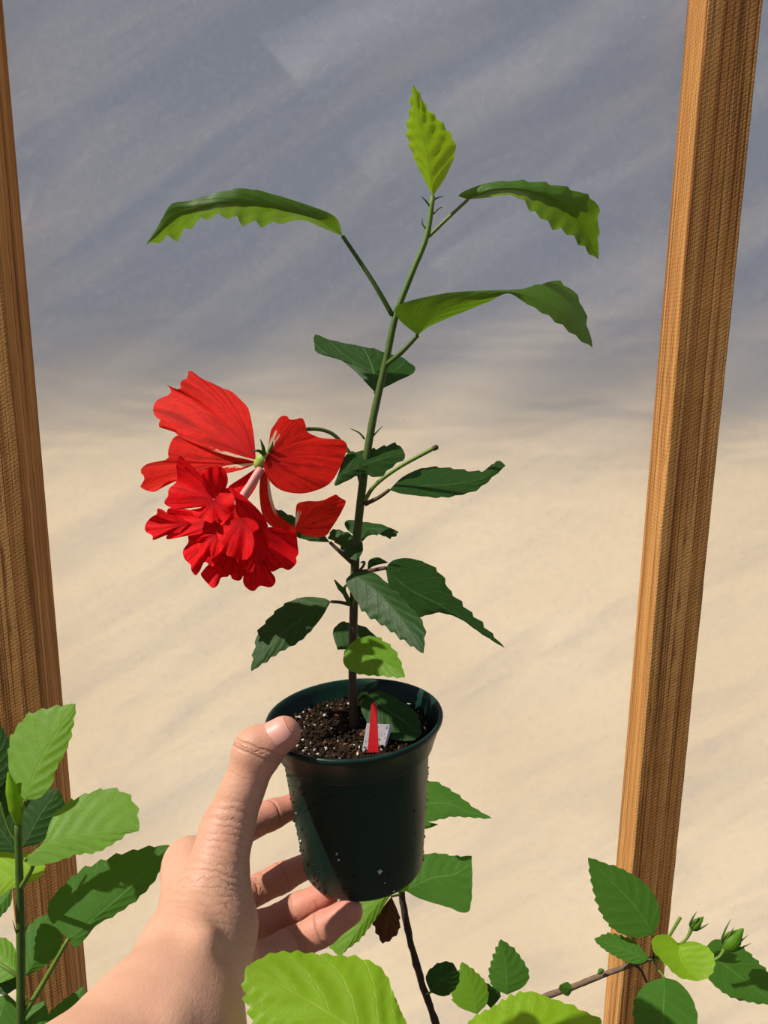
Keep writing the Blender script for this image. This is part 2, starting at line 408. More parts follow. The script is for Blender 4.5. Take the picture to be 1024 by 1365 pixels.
def leaf(parent, mid, left, right, D, a=0, b=0, mat='mid', pet=None, pr=(0.0011, 0.0009), pmat=None, name='leaf', **kw):
    kw.setdefault('teeth', 11); kw.setdefault('amp', 4.0); kw.setdefault('quilt', 0.35)
    kw.setdefault('fold', 2.0)
    o = sheet(name, parent, mid, left, right, D, a, b, mat=LEAF[mat], **kw)
    if pet:
        tube('petiole', [P(*q) for q in pet], pr, pmat or PETI, o, 16, 8)
    return o

# ---------------- potted hibiscus
DP = 0.46
hib = empty('hibiscus_plant', P(472, 985, 0.465))
tag(hib, 'hibiscus plant with one double red flower, rooted in the hand-held green pot', 'plant')
sp_ = [(473, 985, .466), (471, 940, .466), (470, 880, .466), (472, 800, .465), (474, 741, .463), (479, 685, .462), (486, 628, .46), (496, 566, .46), (507, 515, .459), (516, 475, .458), (528, 420, .457), (549, 365, .456), (569, 315, .455), (577, 262, .454)]
tube('stem', [P(*q) for q in sp_], (.0027, .0025, .0026, .0026, .0024, .0022, .0020, .0017, .0015), STEM, hib, 70, 12, 0.06)
# top shoot leaf
leaf(hib, [(577, 262), (571, 215), (560, 165), (551, 113)], [(577, 262), (556, 218), (545, 178), (549, 145), (551, 113)],
     [(577, 262), (596, 232), (606, 200), (600, 182), (586, 164), (569, 146), (551, 113)], .454, 0.55, -0.25, 'young', teeth=10, amp=4, quilt=.6, fold=-4)
# upper right arching leaf
leaf(hib, [(624, 266), (665, 252), (725, 259), (768, 290), (798, 346)], [(624, 266), (612, 259), (655, 243), (715, 244), (765, 255), (794, 272), (796, 305), (798, 346)],
     [(624, 266), (645, 264), (690, 260), (712, 279), (742, 299), (767, 313), (798, 346)], .450, -0.12, -0.8, 'under', pet=[(572, 315, .455), (598, 290, .452), (624, 266, .450)], teeth=10, amp=9, fold=8, ampl=.4)
# upper left arching leaf
leaf(hib, [(457, 315), (425, 294), (368, 276), (305, 270), (252, 282), (215, 305), (195, 326)],
     [(457, 315), (449, 291), (424, 278), (374, 262), (330, 252), (300, 255), (255, 267), (228, 273), (215, 295), (195, 326)],
     [(457, 315), (430, 304), (405, 294), (370, 294), (330, 289), (295, 283), (262, 290), (240, 305), (220, 312), (195, 326)], .452, 0.1, -0.9, 'under',
     pet=[(523, 420, .457), (495, 372, .453), (457, 315, .452)], pr=(.0016, .0012), pmat=STEMG, teeth=11, amp=14, fold=8, ampl=.08)
# twisted middle right leaf
leaf(hib, [(557, 447), (588, 418), (636, 399), (675, 389), (720, 399), (758, 421), (790, 463)],
     [(557, 447), (533, 427), (527, 410), (550, 400), (600, 390), (650, 387), (699, 385), (733, 377), (756, 383), (772, 402), (780, 427), (790, 463)],
     [(557, 447), (575, 434), (615, 417), (650, 403), (677, 391), (698, 402), (735, 421), (762, 441), (790, 463)], .447, 0.2, -0.5, 'under',
     pet=[(514, 487, .458), (535, 470, .452), (557, 447, .447)], pr=(.0016, .0012), pmat=STEMG, teeth=12, amp=5, bend=(-.6, 1.1), tstart=.55)
# leaf behind the stem pointing away
leaf(hib, [(500, 523), (496, 490), (484, 462)], [(500, 523), (470, 492), (447, 476), (424, 471), (421, 448), (445, 455), (484, 462)],
     [(500, 523), (530, 508), (552, 496), (543, 482), (515, 471), (484, 462)], .466, 0.0, 0.9, 'dark', teeth=7, amp=2.5, pet=[(504, 520, .460), (502, 525, .463), (500, 523, .466)])
# leaf across the stem
leaf(hib, [(450, 634), (485, 620), (515, 609), (539, 603)], [(450, 634), (462, 606), (490, 603), (512, 596), (529, 593), (539, 603)],
     [(450, 634), (446, 648), (464, 640), (484, 630), (503, 635), (526, 618), (539, 610), (539, 603)], .450, 0.1, 0.6, 'dark', teeth=8, amp=3.5)
# right leaf with curled tip
leaf(hib, [(519, 653), (560, 648), (605, 645), (642, 638), (660, 625), (674, 621)], [(519, 653), (538, 635), (566, 624), (602, 625), (637, 630), (652, 624), (663, 615), (674, 621)],
     [(519, 653), (540, 659), (590, 662), (628, 655), (645, 645), (660, 632), (674, 621)], .452, 0.15, 1.1, 'dark', teeth=9, amp=2.5,
     pet=[(487, 672, .461), (505, 663, .456), (519, 653, .452)], pr=(.0014, .0010), pmat=STEMB)
leaf(hib, [(483, 722), (490, 706), (512, 705), (532, 709)], [(483, 722), (463, 706), (462, 694), (485, 696), (510, 700), (532, 709)],
     [(483, 722), (492, 714), (506, 712), (520, 716), (532, 709)], .470, -0.1, 1.2, 'dark', teeth=6, amp=3)
leaf(hib, [(476, 748), (472, 730), (458, 716), (444, 705)], [(476, 748), (462, 742), (453, 726), (440, 716), (444, 705)],
     [(476, 748), (484, 733), (478, 720), (463, 711), (444, 705)], .452, -0.3, 0.9, 'dark', teeth=6, amp=3)
leaf(hib, [(440, 723), (415, 714), (390, 700), (366, 678)], [(440, 723), (410, 720), (384, 706), (366, 678)], [(440, 723), (425, 706), (392, 690), (366, 678)], .462, 0.1, 0.8, 'dark', teeth=6, amp=2,
     pet=[(472, 752, .462), (455, 737, .460), (440, 723, .462)], pr=(.0015, .001), pmat=STEMB)
leaf(hib, [(490, 760), (497, 750), (518, 750)], [(490, 760), (492, 747), (504, 743), (518, 750)], [(490, 760), (500, 754), (518, 750)], .468, 0, 1.0, 'dark', teeth=0)
# long dark leaf
leaf(hib, [(514, 757), (545, 785), (590, 808), (635, 838), (673, 864)], [(514, 757), (524, 747), (545, 744), (570, 752), (590, 770), (600, 790), (636, 827), (673, 864)],
     [(514, 757), (520, 785), (536, 805), (560, 820), (585, 816), (612, 824), (640, 843), (673, 864)], .450, 0.25, 0.55, 'dark', teeth=11, amp=4, droop=0,
     pet=[(478, 763, .462), (497, 760, .455), (514, 757, .450)], pr=(.0014, .0012), pmat=STEMB)
# front dark leaf
leaf(hib, [(470, 763), (500, 786), (530, 818), (550, 846), (565, 871)], [(470, 763), (461, 776), (474, 799), (489, 817), (514, 834), (537, 851), (565, 871)],
     [(470, 763), (498, 763), (522, 785), (545, 808), (563, 832), (565, 871)], .452, -0.3, 0.65, 'dark', teeth=10, amp=3.5, fold=3)
# lower left leaf
leaf(hib, [(441, 802), (405, 822), (370, 852), (335, 895)], [(441, 802), (430, 797), (400, 797), (372, 812), (346, 842), (341, 862), (335, 895)],
     [(441, 802), (426, 827), (400, 853), (374, 867), (356, 879), (335, 895)], .458, -0.2, 0.8, 'dark', teeth=10, amp=3,
     pet=[(466, 806, .464), (455, 803, .461), (441, 802, .458)], pr=(.0011, .0009), pmat=STEMB)
leaf(hib, [(450, 866), (475, 850), (505, 852)], [(450, 866), (444, 842), (458, 830), (485, 836), (505, 852)], [(450, 866), (475, 865), (490, 862), (505, 852)], .474, 0, .9, 'dark', teeth=6, amp=2)
leaf(hib, [(459, 868), (490, 874), (520, 889), (540, 903)], [(459, 868), (474, 853), (497, 849), (519, 861), (531, 877), (540, 903)],
     [(459, 868), (458, 884), (468, 894), (490, 899), (515, 900), (540, 903)], .450, -0.15, .95, 'bright', teeth=8, amp=3)
# low leaf lying in the pot
leaf(hib, [(490, 925), (515, 945), (540, 962), (562, 980)], [(490, 925), (507, 921), (534, 935), (556, 953), (562, 980)],
     [(490, 925), (481, 942), (492, 965), (515, 982), (545, 987), (562, 980)], .462, 0, .85, 'dark', teeth=9, amp=1.5, pet=[(475, 934, .466), (483, 925, .464), (490, 925, .462)])
leaf(hib, [(480, 935), (487, 915), (502, 908)], [(480, 935), (482, 918), (502, 908)], [(480, 935), (492, 918), (502, 908)], .472, 0, .5, 'dark', teeth=0)
# cut stalk, shoots, stipules
tube('cut_stalk', [P(486, 668, .460), P(500, 647, .456), P(532, 623, .452), P(579, 597, .448)], (.0013, .0011, .0012), PETI, hib, 24, 8)
tube('stalk_end', [P(578, 598, .448), P(583, 595.5, .448)], (.0016, .0016), STEMB, hib, 4, 8)
tube('side_shoot', [P(467, 806, .464), P(459, 790, .462), P(453, 783, .461), P(446, 773, .460)], (.0016, .0014, .0016, .0004), STEMG, hib, 20, 8)
tube('side_shoot', [P(459, 789, .462), P(460, 782, .462), P(465, 778, .462)], (.0012, .0008, .0008), STEMG, hib, 12, 8)
tube('side_shoot', [P(478, 762, .462), P(484, 755, .460), P(486, 749, .460), P(481, 750, .46)], (.0009, .0009, .0009, .0005), STEMG, hib, 16, 6)
for q in ([(486, 585, .46), (479, 577, .459), (467, 571, .459)], [(497, 582, .46), (503, 575, .459), (510, 568, .459)], [(573, 275, .454), (568, 268, .453), (562, 262, .452)],
          [(574, 270, .454), (583, 264, .453), (591, 262, .452)], [(578, 285, .454), (585, 278, .453), (590, 276, .453)], [(568, 305, .455), (563, 298, .455), (563, 290, .455)],
          [(514, 484, .458), (508, 478, .458), (508, 474, .458)]):
    tube('stipule', [P(*k) for k in q], (.0006, .0005, .0002), STEMG, hib, 10, 6)

# flower
fl = empty('flower', np.array(P(350, 612, .447)) - wl(hib)); fl.parent = hib
def petal(base, outline, D, a, b, mat=PETAL, ruf=1.8, waves=3.0, seed=0, curl=0.0, cup=0.0, nr=18, no=72):
    """fan petal from its base to a traced margin; ruffled and curled in depth"""
    rnd = random.Random(seed); ph = [rnd.uniform(0, 6.28) for _ in range(5)]
    O = crom(outline, no); V, UVs, Fc = [], [], []
    px = D / FPX; bx = np.array(base, float)
    far = np.max(np.linalg.norm(O - bx, axis=1))
    for i in range(nr + 1):
        t = i / nr
        for k in range(no):
            u = k / (no - 1); q = O[k] - bx; L = np.linalg.norm(q) / far
            w_ = t * L
            side = np.array((-q[1], q[0])) * 0.16 * math.sin(2 * math.pi * 0.8 * u + ph[2]) * t * (1 - t) * 2
            p = bx + q * t + side
            d = D + (a * (p[0] - bx[0]) + b * (bx[1] - p[1])) * px
            d += 0.001 * (ruf * w_ ** 2.4 * (math.sin(2 * math.pi * waves * u + ph[0] + 1.5 * t) + 0.45 * math.sin(2 * math.pi * waves * 2.3 * u + ph[1])) + curl * w_ * w_ + cup * (2 * u - 1) ** 2 * t)
            V.append(P(p[0], p[1], d)); UVs.append((u, t))
    for i in range(nr):
        for k in range(no - 1):
            q = i * no + k; Fc.append((q, q + 1, q + no + 1, q + no))
    return mesh_obj('petal', V, Fc, mat, fl, UVs, origin=P(base[0], base[1], D))
petal((341, 613), [(337, 615), (315, 607), (284, 597), (265, 593), (241, 583), (229, 573), (213, 570), (211, 565), (215, 561), (207, 555), (204, 547), (207, 536), (215, 530), (226, 526), (228, 519), (221, 512), (231, 517), (241, 519), (240, 511), (244, 506), (251, 504), (250, 497), (253, 493), (260, 498), (268, 504), (284, 511), (296, 517), (309, 522), (321, 533), (331, 544), (333, 555), (331, 572), (332, 591), (338, 610)],
      .447, -0.2, 0.35, PETALW, 2.2, 2.2, 1, curl=4)
petal((341, 617), [(340, 619), (323, 626), (302, 631), (270, 636), (235, 640), (221, 643), (210, 654), (204, 656), (196, 654), (189, 651), (187, 648), (193, 637), (187, 628), (197, 618), (223, 612), (224, 601), (232, 583), (250, 580), (300, 592), (338, 613)],
      .452, -0.1, 0.4, PETALW, 2.0, 2.5, 2)
petal((352, 615), [(353, 628), (361, 643), (376, 654), (400, 658), (421, 654), (439, 645), (451, 628), (460, 607), (463, 594), (455, 586), (430, 584), (420, 581), (409, 575), (408, 568), (403, 557), (394, 559), (386, 559), (382, 554), (373, 556), (367, 565), (361, 574), (359, 589), (355, 611)][::-1],
      .443, 0.15, 0.25, PETALW, 1.8, 2.0, 3, curl=5)
petal((393, 705), [(394, 703), (395, 686), (396, 672), (409, 668), (424, 668), (436, 665), (442, 662), (448, 659), (453, 663), (461, 668), (458, 677), (450, 692), (442, 704), (436, 713), (427, 716), (412, 715), (397, 709)],
      .440, 0.2, -0.35, PETALW, 1.2, 2.0, 4)
sheet('petal', fl, [(353, 629), (354, 662), (362, 688), (378, 701), (395, 706)], [(359, 629), (362, 660), (370, 684), (383, 696), (395, 702)], [(347, 631), (346, 661), (352, 691), (372, 707), (395, 710)], .445, 0, -.1, mat=PETALW, fold=-1.5)
petal((346, 626), [(343, 623), (322, 637), (304, 650), (308, 662), (322, 672), (338, 655), (348, 634)], .456, 0, .2, PETAL, .8, 1.5, 5)
# ruffled petaloids: base, traced margin, depth, slopes
RUF = [
    ((285, 668), [(270, 676), (254, 677), (233, 678), (219, 671), (224, 661), (225, 652), (235, 642), (236, 631), (235, 618), (239, 608), (245, 613), (247, 626), (261, 626), (269, 630), (272, 640), (282, 662)], .424, -.25, .15),
    ((286, 666), [(276, 655), (269, 639), (272, 629), (282, 622), (295, 622), (302, 631), (304, 641), (300, 652), (290, 662)], .424, 0, -.6),
    ((284, 667), [(290, 660), (300, 650), (308, 656), (313, 669), (310, 682), (300, 695), (289, 691), (282, 697), (272, 693), (261, 688), (254, 680), (265, 678), (276, 672)], .419, .05, .55),
    ((300, 702), [(284, 711), (252, 714), (224, 719), (223, 713), (229, 706), (223, 691), (226, 677), (254, 680), (287, 694)], .433, -.3, .45),
    ((255, 697), [(240, 710), (226, 712), (213, 717), (204, 720), (203, 714), (194, 708), (194, 699), (201, 690), (209, 685), (210, 678), (218, 680), (223, 685), (240, 690)], .440, -.2, .2),
    ((303, 712), [(270, 709), (252, 712), (251, 723), (244, 734), (246, 745), (254, 753), (255, 760), (261, 767), (267, 760), (273, 749), (284, 755), (293, 742), (303, 722)], .433, -.3, .25),
    ((322, 690), [(305, 695), (289, 706), (291, 717), (299, 729), (302, 740), (308, 742), (319, 746), (330, 745), (337, 734), (339, 721), (338, 710), (345, 704), (341, 695), (330, 690)], .415, 0, .5),
    ((312, 660), [(306, 648), (327, 663), (345, 680), (355, 695), (357, 704), (349, 707), (340, 695), (320, 691), (313, 676)], .424, .25, .4),
    ((345, 706), [(360, 705), (377, 704), (394, 710), (396, 717), (397, 727), (398, 738), (395, 743), (395, 751), (385, 760), (375, 757), (362, 762), (351, 750), (346, 730)], .440, .35, .1),
    ((345, 738), [(335, 748), (327, 760), (324, 774), (328, 783), (338, 788), (347, 781), (360, 783), (367, 777), (366, 768), (360, 766), (358, 759), (354, 745)], .436, .1, .05),
    ((308, 733), [(292, 745), (280, 756), (270, 762), (268, 767), (276, 777), (284, 784), (291, 779), (295, 770), (303, 769), (307, 766), (310, 772), (319, 774), (324, 768), (328, 751), (318, 738)], .440, -.1, .1),
    ((335, 690), [(345, 700), (354, 712), (358, 728), (352, 744), (340, 752), (330, 742), (330, 715)], .428, .3, .35),
    ((322, 712), [(302, 725), (290, 742), (300, 762), (322, 768), (345, 764), (356, 745), (345, 722)], .444, .1, .1),
    ((300, 690), [(285, 680), (262, 685), (258, 700), (270, 722), (292, 730), (310, 722), (312, 700)], .442, -.1, .2),
    ((312, 672), [(296, 672), (290, 690), (300, 706), (318, 712), (332, 700), (328, 682)], .432, .0, .3),
    ((318, 716), [(306, 728), (310, 742), (322, 752), (334, 748), (338, 732), (330, 720)], .430, .1, .3),
    ((290, 712), [(272, 712), (262, 722), (268, 738), (282, 742), (296, 734), (300, 722)], .428, -.3, .4),
]
for k, (base, ol, D, a_, b_) in enumerate(RUF):
    petal(base, ol, D, a_, b_, seed=20 + k, ruf=3.0, waves=2.6, curl=(3 if k % 2 else -2))
tube('staminal_column', [P(348, 626, .446), P(338, 640, .443), P(322, 665, .438)], (.0028, .0022, .0026), COLUMN, fl, 14, 10)
tube('calyx', [P(362, 603, .450), P(354, 610, .448), P(346, 618, .447), P(342, 622, .446)], (.0022, .0042, .0042, .0025), CALYX, fl, 14, 12)
for q in ([(352, 606, .445), (351, 597, .442), (347, 585, .440)], [(350, 604, .444), (345, 601, .441), (337, 601, .439)], [(358, 604, .446), (362, 596, .444), (364, 588, .443)]):
    tube('sepal', [P(*k) for k in q], (.0012, .0010, .0002), STEMG, fl, 10, 6)
tube('pedicel', [P(483, 650, .462), P(474, 618, .462), P(461, 597, .462), P(441, 577, .460), P(412, 572, .457), P(384, 583, .453), P(360, 604, .450)], (.0014, .0012, .0012, .0016), STEMG, fl, 40, 8)

# ---------------- pot, soil, tags
POTM, nt = newmat('green_pot_plastic')
tc = N(nt, 'ShaderNodeTexCoord').outputs['Object']
sm = noise(nt, mapped(nt, tc, (60, 60, 12)), 1.0, 5, 0.6)
c = ramp(nt, sm, [(0.3, (0.003, 0.017, 0.012)), (0.7, (0.006, 0.034, 0.024))])
out(nt, princ(nt, c, ramp(nt, sm, [(0.3, (0.28,) * 3), (0.75, (0.48,) * 3)]), bumpn(nt, noise(nt, tc, 90, 3), 0.1, 0.0006), 0.3))
pt, pb = P(472, 953, .460), P(485, 1150, .480)
axis = (pt - pb); PH = np.linalg.norm(axis); axis /= PH
ex = np.cross(axis, np.array((0, 1.0, 0))); ex /= np.linalg.norm(ex); ey = np.cross(axis, ex)
def ringpt(r, h, a): return pb + axis * h + r * (math.cos(a) * ex + math.sin(a) * ey)
RT = 0.0525
def lathe(name, prof, mat, parent, seg=64, close=True, origin=None):
    V, Fc = [], []
    for r, h in prof:
        for k in range(seg): V.append(ringpt(r, h, 2 * math.pi * k / seg))
    for i in range(len(prof) - 1):
        for k in range(seg):
            Fc.append((i * seg + k, i * seg + (k + 1) % seg, (i + 1) * seg + (k + 1) % seg, (i + 1) * seg + k))
    return mesh_obj(name, V, Fc, mat, parent, origin=origin)
pot = empty('plant_pot', pb); tag(pot, 'dark green round plastic nursery pot gripped in the hand', 'pot')
def edge(prof):   # double points near hard corners
    return prof
rim_h = 0.019
lathe('pot_body', [(0.0004, 0.0006), (.030, .0006), (.0345, .0004), (.0362, .0012), (.0370, .003), (.0385, .020), (.0415, .050), (.0436, PH - rim_h - .002), (.0438, PH - rim_h), (.0440, PH - rim_h + .002),
                   (.0430, PH - rim_h + .002), (.0405, .050), (.0365, .0035), (.0340, .0022), (.0004, .0022)], POTM, pot)
lathe('pot_rim', [(.0440, PH - rim_h + .0005), (.0458, PH - rim_h), (.0464, PH - rim_h + .0006), (.0467, PH - rim_h + .002), (RT - .0012, PH - .0042), (RT - .0004, PH - .0036), (RT, PH - .0030), (RT + .0004, PH - .0012), (RT, PH), (RT - .0012, PH + .0002), (RT - .0022, PH - .0006),
                  (.0490, PH - .004), (.0450, PH - rim_h + .003), (.0430, PH - rim_h + .001), (.0440, PH - rim_h + .0005)], POTM, pot)
# grit stuck to the pot
def grit(name, spots, mat, parent, kind='stuff'):
    V, Fc = [], []
    for p, n_, r in spots:
        p = np.asarray(p); b0 = len(V)
        s3 = r * np.array((random.uniform(.6, 1.4), random.uniform(.6, 1.4), random.uniform(.6, 1.4)))
        dirs = [(1, 0, 0), (0, 1, 0), (-1, 0, 0), (0, -1, 0), (0, 0, 1), (0, 0, -1)]
        q = Matrix.Rotation(random.uniform(0, 6.28), 3, Vector((random.random(), random.random(), random.random() + .1)).normalized())
        for dd in dirs:
            v = q @ Vector([dd[k] * s3[k] * random.uniform(.7, 1.2) for k in range(3)]); V.append(p + np.array(v))
        for i in range(4):
            Fc.append((b0 + i, b0 + (i + 1) % 4, b0 + 4)); Fc.append((b0 + (i + 1) % 4, b0 + i, b0 + 5))
    return tag(mesh_obj(name, V, Fc, mat, parent, smooth=False), kind=kind)
SOILM = simple('potting_mix', (0.022, 0.013, 0.008), 0.95, 0.15, 0.6, 400, 0.8, 0.001)
CRUMB = simple('soil_crumb', (0.035, 0.020, 0.012), 0.95, 0.1, 0.6, 300)
BARKCH = simple('bark_chip', (0.16, 0.085, 0.04), 0.9, 0.1, 0.5, 300)
PERL = simple('perlite', (0.62, 0.58, 0.50), 0.9, 0.1, 0.2, 300)
def rbody(h): return np.interp(h, [.003, .02, .05, PH - rim_h], [.0370, .0385, .0415, .0436])
to_cam = math.atan2(float(np.dot(CAM - pb, ey)), float(np.dot(CAM - pb, ex)))
sp1 = []
sgn = 1 if np.dot(ringpt(1, 0, to_cam + 1.3) - pb, Rv) < 0 else -1
for _ in range(260):
    u = random.random()
    a_ = to_cam + (sgn * random.gauss(1.25, 0.35) if u < .6 else (random.gauss(0, .9) if u < .8 else -sgn * random.gauss(1.45, .12)))
    h_ = random.uniform(.004, PH - rim_h - .004) if random.random() < .7 else random.uniform(.003, .02)
    sp1.append((ringpt(rbody(h_), h_, a_), None, random.choice((.0004, .0006, .0009, .0012)) * random.uniform(.6, 1)))
grit('soil_specks', sp1, CRUMB, pot)
grit('perlite_specks', [(ringpt(rbody(h_) + .0002, h_, to_cam + a_), None, r_) for h_, a_, r_ in ((.021, -sgn * .22, .0016), (.034, sgn * .38, .0008), (.030, sgn * .36, .0009), (.05, sgn * 1.1, .0009), (.004, -sgn * .45, .0008), (.055, sgn * 1.15, .0007), (.03, sgn * 1.15, .0008), (.012, .3, .0005))], PERL, pot)
# soil
HS = PH - 0.010
sm_ = bpy.data.meshes
V, Fc = [], []
RS, SG = 14, 48
V.append(ringpt(0, HS, 0))
for i in range(1, RS + 1):
    r = .0440 * i / RS
    for k in range(SG):
        V.append(ringpt(r, HS + (random.uniform(-.0022, .0022) if i < RS else -.002), 2 * math.pi * k / SG))
for k in range(SG): Fc.append((0, 1 + k, 1 + (k + 1) % SG))
for i in range(RS - 1):
    for k in range(SG):
        a_ = 1 + i * SG; Fc.append((a_ + k, a_ + SG + k, a_ + SG + (k + 1) % SG, a_ + (k + 1) % SG))
b0 = len(V)
for k in range(SG): V.append(ringpt(.0405, .055, 2 * math.pi * k / SG))
for k in range(SG):
    a_ = 1 + (RS - 1) * SG; Fc.append((a_ + k, b0 + k, b0 + (k + 1) % SG, a_ + (k + 1) % SG))
Fc.append(tuple(b0 + k for k in range(SG)))
so = empty('potting_soil', ringpt(0, HS - .01, 0)); tag(so, 'dark crumbly potting soil with white perlite filling the green pot', 'soil')
mesh_obj('soil_surface', V, Fc, SOILM, so, smooth=False)
def scatter(n, rr, lo, hi):
    o = []
    for _ in range(n):
        r = 0.0435 * math.sqrt(random.random()); a_ = random.uniform(0, 6.28)
        o.append((ringpt(r, HS + random.uniform(-.0005, .002), a_), None, random.uniform(lo, hi)))
    return o
grit('soil_crumbs', scatter(2600, .045, .0005, .0014), CRUMB, so)
grit('bark_chips', scatter(160, .045, .0006, .0017), BARKCH, so)
grit('perlite_grains', scatter(120, .045, .0004, .0013) + scatter(14, .045, .0013, .0022), PERL, so)
REDP = simple('red_plastic', (0.62, 0.012, 0.014), 0.35, 0.5, 0.15, 200)
m, nt = newmat('white_tag_smudged')
tc = N(nt, 'ShaderNodeTexCoord').outputs['Object']
out(nt, princ(nt, ramp(nt, noise(nt, tc, 420, 3, 0.7), [(0.34, (0.05, 0.04, 0.05)), (0.43, (0.55, 0.52, 0.56))]), 0.5)); TAGW = m
def plate(name, c4, d4, th, mat):
    f = [P(x, y, d) for (x, y), d in zip(c4, d4)]
    n_ = np.cross(f[1] - f[0], f[3] - f[0]); n_ /= np.linalg.norm(n_)
    if np.dot(n_, CAM - f[0]) < 0: n_ = -n_
    V = f + [q - n_ * th for q in f]; k = len(f)
    Fc = [tuple(range(k)), tuple(range(2 * k - 1, k - 1, -1))] + [(i, i + k, (i + 1) % k + k, (i + 1) % k) for i in range(k)]
    return mesh_obj(name, V, Fc, mat, smooth=False, origin=(f[0] + f[3]) / 2)
tag(plate('plant_stake', [(490, 1003), (495, 940), (497, 936), (500, 936), (502, 940), (505, 1003)], [.432, .436, .436, .436, .436, .432], .0008, REDP), 'narrow red plastic stake stuck upright in the potting soil', 'stake')
tag(plate('name_tag', [(482, 1004), (489, 964), (524, 966), (513, 1001)], [.4375, .441, .441, .4375], .0006, TAGW), 'small smudged white plastic tag behind the red stake', 'tag')

# ---------------- hand and forearm: one continuous skin surface from blended round cones
def C(x, y, d): return np.array(P(x, y, d))
class SDF:
    def __init__(s, lo, hi, h):
        s.lo, s.h = np.array(lo), h
        s.n = np.ceil((np.array(hi) - s.lo) / h).astype(int) + 1
        s.d = np.full(s.n, 0.05, dtype=np.float32)
    def block(s, pts, pad):
        p = np.array(pts); a = np.maximum(0, ((p.min(0) - pad - s.lo) / s.h).astype(int)); b = np.minimum(s.n, ((p.max(0) + pad - s.lo) / s.h).astype(int) + 2)
        g = [s.lo[k] + s.h * np.arange(a[k], b[k]) for k in range(3)]
        return tuple(slice(a[k], b[k]) for k in range(3)), np.stack(np.meshgrid(*g, indexing='ij'), -1)
def cone(g, a, b, ra, rb):
    ba = b - a; t = np.clip(((g - a) @ ba) / ba.dot(ba), 0, 1)
    return np.linalg.norm(g - a - t[..., None] * ba, axis=-1) - (ra + (rb - ra) * t)
def smin(a, b, k):
    h = np.clip(0.5 + 0.5 * (b - a) / k, 0, 1); return b * (1 - h) + a * h - k * h * (1 - h)
def chain(sdf, items, k, grooves=(), kk=0.0):
    """items: (a, b, ra, rb); one group blended with k, then joined to the rest with kk"""
    pts = [q for it in items for q in (it[0], it[1])]; pad = max(max(it[2:4]) for it in items) + .012
    sl_, g = sdf.block(pts, pad)
    d = None
    for a, b, ra, rb in items:
        c_ = cone(g, a, b, ra, rb); d = c_ if d is None else smin(d, c_, k)
    for j, ax, w_, am in grooves:
        ax = ax / np.linalg.norm(ax); r = np.linalg.norm(g - j, axis=-1)
        d = d + am * np.exp(-((((g - j) @ ax)) / w_) ** 2) * np.clip(1.6 - r / .028, 0, 1)
    sdf.d[sl_] = smin(sdf.d[sl_], d.astype(np.float32), kk) if kk > 0 else np.minimum(sdf.d[sl_], d)

J = dict(
    elbow=CAM + Fv * .13 - Uv * .265 + Rv * -.20, arm=C(95, 1535, .285), fore=C(213, 1392, .328), wrist=C(254, 1288, .364),
    imcp=C(252, 1152, .432), mmcp=C(272, 1200, .446), rmcp=C(297, 1240, .446), pmcp=C(326, 1290, .428),
    ipip=C(310, 1112, .478), idip=C(362, 1086, .499), itip=C(402, 1070, .509),
    mpip=C(318, 1198, .488), mdip=C(375, 1170, .504), mtip=C(418, 1150, .511),
    rpip=C(350, 1237, .472), rdip=C(398, 1212, .470), rtip=C(434, 1193, .464),
    ppip=C(384, 1263, .448), pdip=C(430, 1238, .447), ptip=C(466, 1215, .447),
    tcmc=C(268, 1248, .374), tmcp=C(303, 1105, .404), tip_=C(344, 1000, .414), ttip=C(378, 978, .4145),
)
allp = np.array(list(J.values()))
sdf = SDF(allp.min(0) - .05, allp.max(0) + .03, .0014)
def gv(j, a, b, offs, w_, am): return [(J[j] + (J[b] - J[a]) / np.linalg.norm(J[b] - J[a]) * o, J[b] - J[a], w_, am) for o in offs]
# palm, wrist, forearm
chain(sdf, [(J['elbow'], J['arm'], .045, .040), (J['arm'], J['fore'], .040, .0345), (J['fore'], J['wrist'], .0345, .0250),
            (J['wrist'], J['imcp'], .0200, .0125), (J['wrist'], J['mmcp'], .0205, .0125), (J['wrist'], J['rmcp'], .0205, .0120), (J['wrist'], J['pmcp'], .0200, .0115),
            (J['imcp'], J['mmcp'], .0122, .0120), (J['mmcp'], J['rmcp'], .0118, .0115), (J['rmcp'], J['pmcp'], .0112, .0105)], .010)
# thumb
tg = gv('tip_', 'tmcp', 'tip_', (-.003, -.0005, .002), .0006, .00045) + gv('tmcp', 'tcmc', 'tmcp', (.010, .0055, .001), .0009, .0004)
tg += gv('tcmc', 'tcmc', 'tmcp', (.012, .017, .021, .0255, .030), .0010, .0007)
chain(sdf, [(J['tcmc'], J['tmcp'], .0195, .0132), (J['tmcp'], J['tip_'], .0128, .0110), (J['tip_'], J['ttip'], .0110, .0094), (J['wrist'], J['tcmc'], .0215, .0195)], .006, tg, .012)
# web between thumb and index
chain(sdf, [(C(290, 1190, .392), C(262, 1165, .425), .0125, .0115), (C(300, 1230, .385), C(300, 1235, .425), .0150, .0125)], .008, (), .012)
# fingers
for f, r in (('i', (.0108, .0098, .0090, .0076)), ('m', (.0108, .0100, .0092, .0078)), ('r', (.0106, .0098, .0092, .0080)), ('p', (.0102, .0096, .0090, .0078))):
    a, b, c_, e = J[f + 'mcp'], J[f + 'pip'], J[f + 'dip'], J[f + 'tip']
    gr = gv(f + 'pip', f + 'mcp', f + 'pip', (-.001, .0015), .0007, .0005) + gv(f + 'dip', f + 'pip', f + 'dip', (0,), .0007, .0005)
    chain(sdf, [(a, b, r[0], r[1]), (b, c_, r[1], r[2]), (c_, e, r[2], r[3])], .004, gr, .0012)
